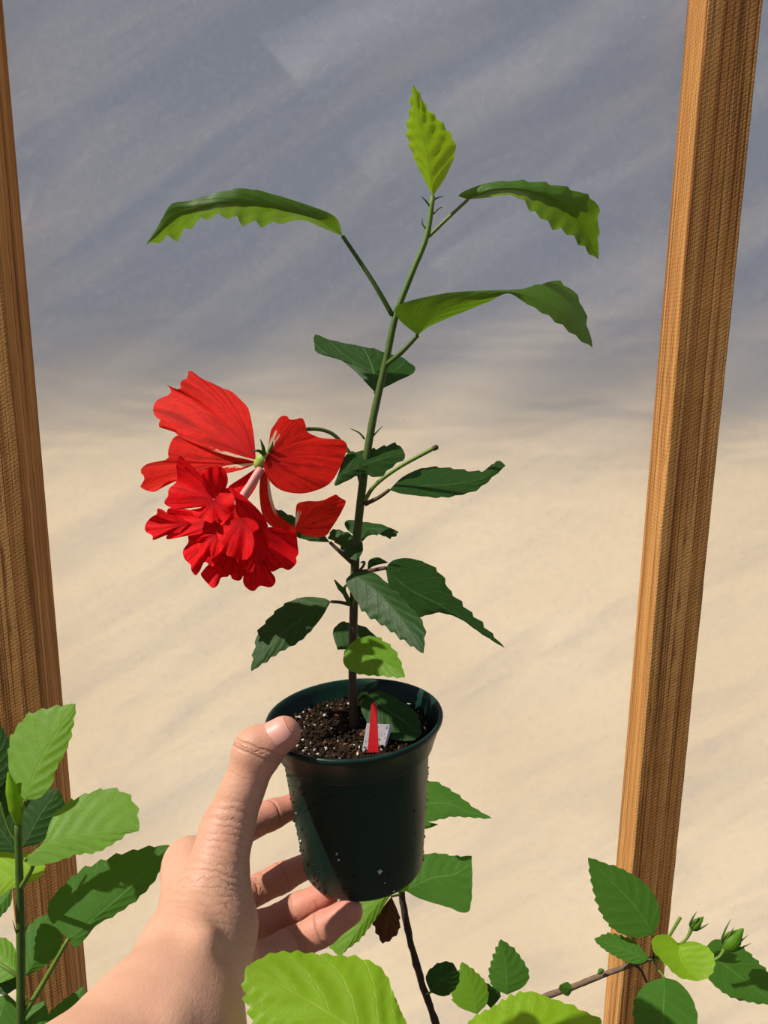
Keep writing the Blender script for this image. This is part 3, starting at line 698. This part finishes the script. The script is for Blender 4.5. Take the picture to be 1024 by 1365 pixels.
# tendon and styloid relief
chain(sdf, [(C(258, 1240, .354), C(268, 1260, .352), .0040, .0036)], .003, (), .010)
chain(sdf, [(C(236, 1205, .388), C(228, 1160, .419), .0030, .0030)], .003, (), .007)

chain(sdf, [(C(270, 1258, .346), C(250, 1310, .3325), .0055, .0060), (C(250, 1310, .3325), C(226, 1372, .3065), .0060, .0065)], .004, (), .008)
chain(sdf, [(C(338, 1000, .4115), C(350, 1004, .4115), .0098, .0090)], .003, (), .006)

def surface_nets(s):
    d = s.d; ins = d < 0; nx, ny, nz = d.shape
    cnt = np.zeros((nx - 1, ny - 1, nz - 1), np.int8)
    for i in (0, 1):
        for j in (0, 1):
            for k in (0, 1): cnt += ins[i:nx - 1 + i, j:ny - 1 + j, k:nz - 1 + k]
    act = np.argwhere((cnt > 0) & (cnt < 8)); idx = -np.ones(cnt.shape, np.int64); idx[tuple(act.T)] = np.arange(len(act))
    acc = np.zeros((len(act), 3)); num = np.zeros(len(act))
    cs = [(i, j, k) for i in (0, 1) for j in (0, 1) for k in (0, 1)]
    for a in cs:
        for ax in range(3):
            if a[ax]: continue
            b = list(a); b[ax] = 1
            va = d[tuple((act + a).T)]; vb = d[tuple((act + b).T)]; m_ = (va < 0) != (vb < 0)
            t = np.where(m_, va / np.where(m_, va - vb, 1), 0)
            p = np.array(a, float) + t[:, None] * (np.array(b) - np.array(a)); acc[m_] += p[m_]; num[m_] += 1
    V = s.lo + s.h * (act + acc / num[:, None])
    F_ = []
    for ax in range(3):
        o1, o2 = (ax + 1) % 3, (ax + 2) % 3
        sa = [slice(None)] * 3; sb = [slice(None)] * 3; sa[ax] = slice(0, -1); sb[ax] = slice(1, None)
        e = np.argwhere(ins[tuple(sa)] != ins[tuple(sb)])
        e = e[(e[:, o1] > 0) & (e[:, o2] > 0) & (e[:, o1] < d.shape[o1] - 1) & (e[:, o2] < d.shape[o2] - 1)]
        fl_ = ins[tuple(e.T)]
        q = []
        for da, db in ((-1, -1), (0, -1), (0, 0), (-1, 0)):
            c_ = e.copy(); c_[:, o1] += da; c_[:, o2] += db; q.append(idx[tuple(c_.T)])
        q = np.stack(q, 1); q[~fl_] = q[~fl_][:, ::-1]; F_.append(q)
    return V, np.vstack(F_)
HV, HF = surface_nets(sdf)
m, nt = newmat('skin')
tc = N(nt, 'ShaderNodeTexCoord').outputs['Object']
at = N(nt, 'ShaderNodeAttribute', attribute_name='flush').outputs['Fac']
blotch = noise(nt, tc, 55, 4, 0.6)
c = mixc(nt, blotch, (0.52, 0.265, 0.165), (0.66, 0.385, 0.265))
c = mixc(nt, at, c, (0.58, 0.20, 0.15))
cr1 = N(nt, 'ShaderNodeAttribute', attribute_name='crease_mm').outputs['Fac']
wig = mth(nt, 'MULTIPLY', mth(nt, 'SUBTRACT', noise(nt, tc, 140, 3), 0.5), 2.2)
cx = mth(nt, 'ADD', cr1, wig)
crs = mth(nt, 'POWER', 2.718, mth(nt, 'MULTIPLY', mth(nt, 'MULTIPLY', cx, cx), -2.2))
wm_ = N(nt, 'ShaderNodeAttribute', attribute_name='wrinkle_mask').outputs['Fac']
ws_ = N(nt, 'ShaderNodeAttribute', attribute_name='wrinkle_mm').outputs['Fac']
wv_ = mth(nt, 'ADD', ws_, mth(nt, 'MULTIPLY', mth(nt, 'SUBTRACT', noise(nt, tc, 90, 3, 0.6), 0.5), 9.0))
wr = mth(nt, 'POWER', mth(nt, 'ABSOLUTE', mth(nt, 'SINE', mth(nt, 'MULTIPLY', wv_, 0.85))), 0.5)
wr = mth(nt, 'MULTIPLY', mth(nt, 'MULTIPLY', mth(nt, 'SUBTRACT', 1.0, wr), wm_), ramp(nt, noise(nt, tc, 60, 2), [(0.35, (0.25,) * 3), (0.6, (1, 1, 1))]))
c = mixc(nt, mth(nt, 'MULTIPLY', mth(nt, 'MAXIMUM', mth(nt, 'MULTIPLY', crs, 0.5), wr), 0.42), c, (0.42, 0.15, 0.10))
fine = N(nt, 'ShaderNodeTexVoronoi'); fine.inputs['Scale'].default_value = 900; nt.links.new(tc, fine.inputs['Vector'])
hh = mth(nt, 'ADD', mth(nt, 'MULTIPLY', fine.outputs[0], 0.2), mth(nt, 'MULTIPLY', noise(nt, tc, 320, 3), 0.5))
hh = mth(nt, 'SUBTRACT', hh, mth(nt, 'MULTIPLY', mth(nt, 'MAXIMUM', crs, wr), 1.6))
pr_ = N(nt, 'ShaderNodeBsdfPrincipled'); nt.links.new(c, pr_.inputs['Base Color']); pr_.inputs['Roughness'].default_value = 0.52
pr_.inputs['Specular IOR Level'].default_value = 0.35
pr_.inputs['Subsurface Weight'].default_value = 0.25; pr_.inputs['Subsurface Radius'].default_value = (1.0, 0.35, 0.2); pr_.inputs['Subsurface Scale'].default_value = 0.004
nt.links.new(bumpn(nt, hh, 0.6, 0.0006), pr_.inputs['Normal'])
out(nt, pr_.outputs[0]); SKIN = m
person = empty('person', J['wrist']); tag(person, 'bare hand and forearm gripping the green pot between thumb and fingers', 'person')
body = mesh_obj('hand', HV, HF, SKIN, person)
fa = np.zeros(len(HV))
for f, wgt, rad in (('itip', .75, .03), ('idip', .6, .028), ('mtip', .75, .03), ('mdip', .6, .03), ('rtip', .8, .028), ('rdip', .55, .03), ('ptip', .8, .028), ('pdip', .5, .03), ('ppip', .35, .03), ('ttip', .7, .016), ('tip_', .45, .014), ('mpip', .4, .025), ('tmcp', .2, .02)):
    fa = np.maximum(fa, wgt * np.exp(-(np.linalg.norm(HV - J[f], axis=1) / rad) ** 2))
att = body.data.attributes.new('flush', 'FLOAT', 'POINT'); att.data.foreach_set('value', fa.astype(np.float32))
cm_ = np.full(len(HV), 99.0)
for f in 'imrp':
    for j0, j1 in (('mcp', 'pip'), ('pip', 'dip')):
        A_, B_ = J[f + j0], J[f + j1]; ax_ = (B_ - A_) / np.linalg.norm(B_ - A_)
        near = np.linalg.norm(HV - B_, axis=1) < .0165
        for o_ in ((-1.2, 1.2) if j1 == 'pip' else (0,)):
            dd = ((HV - B_) @ ax_) * 1000 + o_; cm_ = np.where(near & (np.abs(dd) < np.abs(cm_)), dd, cm_)
A_, B_ = J['tmcp'], J['tip_']; ax_ = (B_ - A_) / np.linalg.norm(B_ - A_); near = np.linalg.norm(HV - B_, axis=1) < .018
for o_ in (-2.2, 1.8):
    dd = ((HV - B_) @ ax_) * 1000 + o_; cm_ = np.where(near & (np.abs(dd) < np.abs(cm_)), dd, cm_)
body.data.attributes.new('crease_mm', 'FLOAT', 'POINT').data.foreach_set('value', np.clip(cm_, -6, 6).astype(np.float32))
A_, B_ = J['tcmc'], J['tmcp']; ax_ = (B_ - A_) / np.linalg.norm(B_ - A_)
sm1 = ((HV - A_) @ ax_); body.data.attributes.new('wrinkle_mm', 'FLOAT', 'POINT').data.foreach_set('value', (sm1 * 1000).astype(np.float32))
ctr = C(300, 1200, .375); msk = np.exp(-(np.linalg.norm(HV - ctr, axis=1) / .024) ** 2) + .5 * np.exp(-(np.linalg.norm(HV - C(310, 1095, .392), axis=1) / .013) ** 2)
body.data.attributes.new('wrinkle_mask', 'FLOAT', 'POINT').data.foreach_set('value', np.clip(msk, 0, 1).astype(np.float32))
# thumbnail
NAIL = simple('nail', (0.68, 0.34, 0.27), 0.42, 0.35, 0.08, 200)
ax = J['ttip'] - J['tip_']; Ln = np.linalg.norm(ax); ax = ax / Ln
nn = Uv * .72 - Fv * .52 + Rv * .42; nn = nn - ax * nn.dot(ax); nn /= np.linalg.norm(nn); bb = np.cross(ax, nn)
V, Fc, NA, NS = [], [], 14, 12
for i in range(NS + 1):
    s = i / NS; pos = J['tip_'] + ax * (Ln * .40 + s * .0150)
    q = min(1, (Ln * .40 + s * .0150) / Ln); r = .0110 + (.0094 - .0110) * q + .0003
    over = max(0, (Ln * .40 + s * .0150 - Ln)); r = math.sqrt(max(1e-8, r * r - over * over))
    wid = .80 * (1 - 0.35 * (1 - s) ** 4 - .18 * max(0, s - .75) * 2)
    for j in range(NA + 1):
        a_ = (j / NA * 2 - 1) * wid
        V.append(pos + r * (math.cos(a_) * nn + math.sin(a_) * bb))
for i in range(NS):
    for j in range(NA):
        q = i * (NA + 1) + j; Fc.append((q, q + 1, q + NA + 2, q + NA + 1))
mesh_obj('thumbnail', V, Fc, NAIL, person)

# ---------------- background shrubs
def ground_stem(parent, pts, radii, mat, base_xy=None, n=240, bump=.05):
    """pts from the top down in (px, py, d); the last one carries on to the ground"""
    w_ = [P(*q) for q in pts]; e = w_[-1].copy(); g_ = np.array((e[0] * .98, e[1] + .03, GZ - 0.01))
    w_ += [e + (g_ - e) * k / 16 for k in range(1, 17)]
    rad = list(radii[:-2]) + [radii[-2] + (radii[-1] - radii[-2]) * k / 16 for k in range(17)]
    return tube('stem', w_[::-1], rad[::-1], mat, parent, n, 10, bump)

# left shrub
DL = .62
gA = P(29, 1420, DL)
shA = empty('hibiscus_plant', (gA[0] * .98, gA[1] + .03, GZ)); tag(shA, 'hibiscus sprig with one upright green stem and large toothed leaves beside the forearm', 'plant')
ground_stem(shA, [(24, 1100, DL), (27, 1213, DL), (28, 1300, DL), (29, 1420, DL)], (.0028, .0034, .0036, .0038, .004, .006), STEMG)
leaf(shA, [(33, 1067), (46, 1030), (67, 990), (90, 955), (101, 938)], [(33, 1067), (14, 1040), (14, 990), (35, 957), (62, 946), (85, 941), (101, 938)],
     [(33, 1067), (54, 1063), (69, 1045), (72, 1028), (87, 1000), (94, 975), (101, 938)], DL - .01, -.1, .5, 'bright', teeth=10, amp=3.5, quilt=.5, pet=[(25, 1103, DL), (28, 1085, DL - .004), (33, 1067, DL - .01)])
leaf(shA, [(33, 1145), (62, 1124), (112, 1112), (160, 1105), (185, 1108)], [(33, 1145), (58, 1122), (70, 1090), (98, 1067), (138, 1053), (165, 1058), (181, 1078), (185, 1108)],
     [(33, 1145), (42, 1154), (70, 1150), (100, 1138), (130, 1134), (152, 1122), (170, 1110), (185, 1108)], DL - .03, 0, .75, 'bright', teeth=11, amp=4, quilt=.6,
     pet=[(28, 1183, DL), (36, 1170, DL - .012), (44, 1152, DL - .024), (33, 1145, DL - .03)], pr=(.0022, .0016))
leaf(shA, [(91, 1252), (130, 1220), (176, 1180), (228, 1127)], [(91, 1252), (66, 1225), (68, 1200), (104, 1165), (130, 1152), (160, 1140), (195, 1131), (228, 1127)],
     [(91, 1252), (101, 1263), (115, 1250), (130, 1232), (160, 1214), (190, 1190), (208, 1168), (228, 1127)], DL, 0, .45, 'mid', teeth=11, amp=4,
     pet=[(32, 1352, DL), (55, 1315, DL), (91, 1252, DL)], pr=(.0024, .0016))
leaf(shA, [(30, 1130), (52, 1088), (78, 1052)], [(30, 1130), (28, 1085), (50, 1055), (78, 1052)], [(30, 1130), (58, 1120), (84, 1078), (78, 1052)], DL + .02, 0, .4, 'dark', teeth=9, amp=3)
leaf(shA, [(-25, 1065), (-8, 1020), (0, 965)], [(-25, 1065), (-40, 1010), (0, 965)], [(-25, 1065), (8, 1040), (14, 1000), (0, 965)], DL + .02, .1, .4, 'dark', teeth=9, amp=3)
leaf(shA, [(24, 1138), (0, 1105), (-30, 1060)], [(24, 1138), (-20, 1130), (-45, 1100), (-30, 1060)], [(24, 1138), (20, 1080), (5, 1045), (-30, 1060)], DL + .015, 0, .4, 'dark', teeth=9, amp=3, pet=[(24, 1125, DL), (12, 1105, DL), (0, 1070, DL)])
leaf(shA, [(62, 1155), (20, 1170), (-40, 1190)], [(62, 1155), (40, 1138), (0, 1134), (-40, 1190)], [(62, 1155), (50, 1172), (15, 1185), (-10, 1200), (-40, 1190)], DL + .012, 0, .9, 'young', teeth=0)
leaf(shA, [(16, 1185), (0, 1205), (-25, 1225)], [(16, 1185), (-10, 1180), (-25, 1225)], [(16, 1185), (14, 1205), (-5, 1224), (-25, 1225)], DL + .02, 0, .6, 'mid', teeth=7, amp=2)
leaf(shA, [(33, 1302), (55, 1268), (84, 1250)], [(33, 1302), (28, 1262), (42, 1232), (64, 1222), (84, 1250)], [(33, 1302), (60, 1287), (76, 1270), (84, 1250)], DL + .012, .1, .55, 'mid', teeth=9, amp=2.5)
leaf(shA, [(26, 1300), (5, 1275), (-20, 1255)], [(26, 1300), (-5, 1310), (-25, 1290), (-20, 1255)], [(26, 1300), (18, 1262), (0, 1250), (-20, 1255)], DL + .015, 0, .7, 'bright', teeth=8, amp=2, pet=[(27, 1303, DL), (12, 1293, DL), (-12, 1278, DL + .005)], pr=(.0018, .0014))
leaf(shA, [(22, 1318), (0, 1300), (-40, 1290)], [(22, 1318), (0, 1325), (-40, 1290)], [(22, 1318), (24, 1300), (5, 1280), (-40, 1290)], DL + .02, 0, .7, 'dark', teeth=7, amp=2)
leaf(shA, [(10, 1325), (-5, 1370), (-20, 1420)], [(10, 1325), (-30, 1340), (-50, 1380), (-20, 1420)], [(10, 1325), (26, 1345), (22, 1390), (-20, 1420)], DL + .03, 0, .5, 'mid', teeth=8, amp=3)
leaf(shA, [(60, 1333), (48, 1375), (40, 1420)], [(60, 1333), (33, 1350), (28, 1390), (40, 1420)], [(60, 1333), (66, 1360), (62, 1400), (40, 1420)], DL + .012, 0, .6, 'mid', teeth=8, amp=2)
leaf(shA, [(55, 1405), (78, 1370), (112, 1315)], [(55, 1405), (58, 1375), (72, 1345), (112, 1315)], [(55, 1405), (90, 1390), (112, 1350), (112, 1315)], DL + .025, 0, .6, 'mid', teeth=9, amp=2)
tube('leaf_bud', [P(25, 1098, DL), P(22, 1075, DL - .004), P(15, 1050, DL - .006), P(11, 1030, DL - .006)], (.0026, .0062, .0050, .0008), LEAF['young'], shA, 20, 12)
for q in ([(24, 1250, DL), (20, 1238, DL - .004), (17, 1226, DL - .006)], [(32, 1240, DL), (36, 1230, DL - .004), (39, 1222, DL - .006)], [(33, 1338, DL), (36, 1330, DL - .003), (38, 1326, DL - .004)]):
    tube('stipule', [P(*k) for k in q], (.0007, .0005, .0002), PETI, shA, 8, 6)

# shrub behind the pot
DB = .63
gB = P(600, 1440, DB)
shB = empty('hibiscus_plant', (gB[0] * .98, gB[1] + .03, GZ)); tag(shB, 'hibiscus shrub behind the green pot with thin dark stem and one dead leaf', 'plant')
ground_stem(shB, [(534, 1178, DB), (540, 1222, DB), (551, 1270, DB), (563, 1312, DB), (582, 1368, DB), (600, 1440, DB)], (.0026, .0028, .0030, .0030, .0032, .0035, .006), BARK, n=320, bump=.4)
leaf(shB, [(545, 1075), (590, 1070), (625, 1082), (656, 1091)], [(545, 1075), (560, 1045), (580, 1043), (607, 1058), (630, 1076), (656, 1091)], [(545, 1075), (565, 1095), (600, 1088), (632, 1089), (656, 1091)], DB, 0, .8, 'mid', teeth=9, amp=2.5, pet=[(534, 1180, DB), (530, 1120, DB + .01), (545, 1075, DB)])
leaf(shB, [(546, 1098), (565, 1100), (585, 1099)], [(546, 1098), (566, 1095), (585, 1099)], [(546, 1098), (566, 1105), (585, 1099)], DB + .01, 0, .7, 'mid', teeth=0)
leaf(shB, [(540, 1187), (575, 1170), (605, 1165), (629, 1150)], [(540, 1187), (556, 1146), (580, 1138), (608, 1142), (629, 1141)], [(540, 1187), (560, 1198), (595, 1208), (624, 1214), (630, 1165)], DB - .01, 0, .6, 'mid', teeth=8, amp=2, quilt=.6, pet=[(535, 1188, DB), (540, 1187, DB - .01)])
leaf(shB, [(528, 1185), (505, 1203), (478, 1238), (455, 1275)], [(528, 1185), (495, 1183), (478, 1208), (456, 1242), (442, 1262), (455, 1275)], [(528, 1185), (518, 1198), (503, 1220), (480, 1250), (462, 1265), (455, 1275)], DB - .015, 0, .5, 'bright', teeth=10, amp=3, pet=[(535, 1190, DB), (528, 1185, DB - .015)])
leaf(shB, [(545, 1178), (536, 1184), (524, 1190)], [(545, 1178), (532, 1176), (524, 1190)], [(545, 1178), (543, 1186), (524, 1190)], DB - .02, 0, .5, 'bright', teeth=0)
leaf(shB, [(522, 1195), (517, 1222), (510, 1258)], [(522, 1195), (506, 1215), (498, 1226), (510, 1258)], [(522, 1195), (531, 1218), (530, 1242), (510, 1258)], DB - .012, .3, .2, 'dead', name='dead_leaf', teeth=6, amp=3, quilt=2.0, fold=5, pet=[(535, 1192, DB), (522, 1195, DB - .012)])
leaf(shB, [(574, 1323), (590, 1306), (608, 1290)], [(574, 1323), (568, 1302), (582, 1286), (600, 1283), (608, 1290)], [(574, 1323), (592, 1328), (606, 1318), (612, 1302), (608, 1290)], DB - .005, .2, .3, 'dark', teeth=6, amp=2, quilt=1.0, pet=[(566, 1325, DB), (574, 1323, DB - .005)])

# shrub by the right post
DR = .78
gC = P(660, 1420, DR)
shC = empty('hibiscus_plant', (gC[0] * .98, gC[1] + .03, GZ)); tag(shC, 'hibiscus branch with green flower buds in front of the sunlit post', 'plant')
ground_stem(shC, [(871, 1277, DR), (845, 1285, DR), (798, 1302, DR), (763, 1316, DR), (720, 1332, DR), (680, 1360, DR), (660, 1420, DR)], (.0022, .0028, .0034, .0034, .0036, .004, .005, .007), BARKL, n=320, bump=.15)
leaf(shC, [(872, 1246), (846, 1207), (813, 1172), (784, 1143)], [(872, 1246), (848, 1250), (824, 1242), (807, 1225), (797, 1203), (790, 1178), (784, 1143)],
     [(872, 1246), (880, 1220), (873, 1196), (855, 1175), (830, 1160), (808, 1152), (784, 1143)], DR - .02, .1, .35, 'mid', teeth=12, amp=2.5, pet=[(872, 1277, DR), (871, 1262, DR - .01), (872, 1246, DR - .02)], pmat=STEMB)
leaf(shC, [(866, 1279), (838, 1268), (812, 1258), (792, 1252)], [(866, 1279), (852, 1260), (836, 1251), (812, 1245), (792, 1252)], [(866, 1279), (850, 1285), (828, 1278), (806, 1265), (792, 1252)], DR - .03, 0, .7, 'mid', teeth=10, amp=2, pet=[(870, 1279, DR), (866, 1279, DR - .03)])
leaf(shC, [(905, 1258), (910, 1282), (932, 1308)], [(905, 1258), (890, 1246), (872, 1249), (871, 1266), (888, 1285), (906, 1302), (932, 1308)], [(905, 1258), (925, 1255), (945, 1265), (952, 1283), (946, 1300), (932, 1308)], DR - .045, -.1, .6, 'young', teeth=8, amp=2, fold=-6,
     pet=[(871, 1277, DR), (886, 1272, DR - .015), (905, 1258, DR - .045)])
leaf(shC, [(938, 1266), (975, 1293), (1012, 1322), (1045, 1340)], [(938, 1266), (955, 1252), (988, 1263), (1010, 1283), (1030, 1305), (1045, 1340)], [(938, 1266), (942, 1300), (970, 1325), (1002, 1335), (1045, 1340)], DR - .005, .1, .5, 'mid', teeth=12, amp=2.5, pet=[(871, 1278, DR), (905, 1272, DR), (938, 1266, DR - .005)])
leaf(shC, [(886, 1303), (885, 1345), (880, 1405)], [(886, 1303), (862, 1311), (847, 1335), (850, 1370), (880, 1405)], [(886, 1303), (906, 1310), (924, 1335), (926, 1370), (880, 1405)], DR - .04, 0, .65, 'mid', teeth=9, amp=2.5, pet=[(871, 1278, DR), (876, 1290, DR - .02), (886, 1303, DR - .04)])
leaf(shC, [(764, 1318), (756, 1317), (746, 1313)], [(764, 1318), (757, 1309), (746, 1313)], [(764, 1318), (757, 1328), (746, 1320), (746, 1313)], DR - .01, .2, .3, 'mid', teeth=0)
leaf(shC, [(806, 1292), (801, 1296), (796, 1299)], [(806, 1292), (799, 1291), (796, 1299)], [(806, 1292), (803, 1298), (796, 1299)], DR - .006, 0, .3, 'mid', teeth=0)
leaf(shC, [(636, 1352), (628, 1315), (616, 1282)], [(636, 1352), (612, 1342), (603, 1325), (611, 1300), (616, 1282)], [(636, 1352), (650, 1335), (646, 1310), (632, 1295), (616, 1282)], DR - .05, .1, .4, 'bright', teeth=9, amp=2.5)
leaf(shC, [(676, 1326), (674, 1290), (668, 1252)], [(676, 1326), (658, 1316), (653, 1295), (661, 1270), (668, 1252)], [(676, 1326), (698, 1315), (704, 1298), (690, 1272), (668, 1252)], DR - .05, .0, .3, 'mid', teeth=9, amp=3)
leaf(shC, [(655, 1345), (650, 1325), (646, 1309)], [(655, 1345), (644, 1330), (646, 1309)], [(655, 1345), (667, 1325), (646, 1309)], DR - .03, .0, .3, 'dark', teeth=6, amp=2)
tube('twig', [P(846, 1286, DR), P(855, 1294, DR - .005), P(862, 1309, DR - .008)], (.0014, .0012, .0013), STEMB, shC, 12, 8)
tube('twig', [P(870, 1279, DR), P(878, 1281, DR - .006), P(888, 1286, DR - .01)], (.0013, .0012, .0013), simple('yellow_twig', (0.6, 0.45, 0.08)), shC, 10, 8)
tube('cut_stalk', [P(885, 1262, DR - .01), P(893, 1247, DR - .012), P(907, 1223, DR - .014)], (.0015, .0015, .0018), PETI, shC, 12, 8)
def bud(p0, p1, p2, w0, D, ns):
    b = empty('flower_bud', np.array(P(*p1, D)) - wl(shC)); b.parent = shC
    tube('bud_stalk', [P(*p0, D), P((p0[0] + p1[0]) / 2 + 2, (p0[1] + p1[1]) / 2 + 2, D), P(*p1, D)], (.0014, .0013, .002), PETI, b, 12, 8)
    q = [P(p1[0] + (p2[0] - p1[0]) * t, p1[1] + (p2[1] - p1[1]) * t, D) for t in (0, .2, .5, .8, 1)]
    tube('bud_body', q, (w0 * .6, w0, w0 * .95, w0 * .5, w0 * .12), LEAF['bright'], b, 18, 12)
    d_ = np.array(p2, float) - np.array(p1, float); n_ = np.array((-d_[1], d_[0])) / np.linalg.norm(d_)
    for k in range(ns):
        s = -1 + 2 * k / (ns - 1); o = n_ * s * (w0 / D * FPX)
        e1 = np.array(p1) + o * .9 + d_ * .1; e2 = np.array(p1) + o * 1.5 + d_ * .5; e3 = np.array(p1) + o * 1.9 + d_ * (.85 + .1 * math.cos(k * 2.1))
        tube('bract', [P(*p1, D - .002), P(*e1, D - .003 + .002 * abs(s)), P(*e2, D - .003), P(*e3, D - .002)], (.0010, .0011, .0009, .0002), STEMG, b, 12, 6)
bud((905, 1260), (922, 1238), (938, 1222), .0044, DR - .02, 4)
bud((948, 1282), (967, 1264), (991, 1238), .0080, DR - .03, 5)

# foreground shrub
DF = .285
gD = P(600, 1560, .46)
shD = empty('hibiscus_plant', (gD[0] * .98, gD[1] + .03, GZ)); tag(shD, 'hibiscus plant with big sunlit lime-green leaves in front of the wrist', 'plant')
ground_stem(shD, [(590, 1500, .46), (600, 1560, .46)], (.0025, .0035, .005, .006), STEMG)
leaf(shD, [(590, 1470), (520, 1410), (455, 1362), (390, 1322), (329, 1288)], [(590, 1470), (480, 1460), (400, 1440), (350, 1395), (334, 1345), (326, 1315), (329, 1288)],
     [(590, 1470), (560, 1400), (531, 1345), (510, 1295), (478, 1279), (440, 1275), (400, 1272), (365, 1272), (329, 1288)], DF, 0, .75, 'young', teeth=20, amp=5, quilt=0.8, fold=4, tstart=.1, pet=[(590, 1500, .46), (610, 1505, .37), (590, 1470, .285)], pr=(.002, .0016))
leaf(shD, [(570, 1480), (545, 1400), (520, 1318)], [(570, 1480), (520, 1400), (508, 1345), (520, 1318)], [(570, 1480), (560, 1420), (534, 1350), (520, 1318)], DF + .025, .2, .4, 'young', teeth=8, amp=2)
leaf(shD, [(600, 1500), (650, 1420), (700, 1370), (712, 1322)], [(600, 1500), (605, 1420), (625, 1365), (655, 1345), (690, 1326), (712, 1322)], [(600, 1500), (720, 1440), (800, 1372), (770, 1346), (740, 1334), (712, 1322)], .52, 0, .8, 'young', teeth=18, amp=4, quilt=.8, fold=3, pet=[(590, 1500, .46), (596, 1502, .49), (600, 1500, .52)], pr=(.002, .0016))
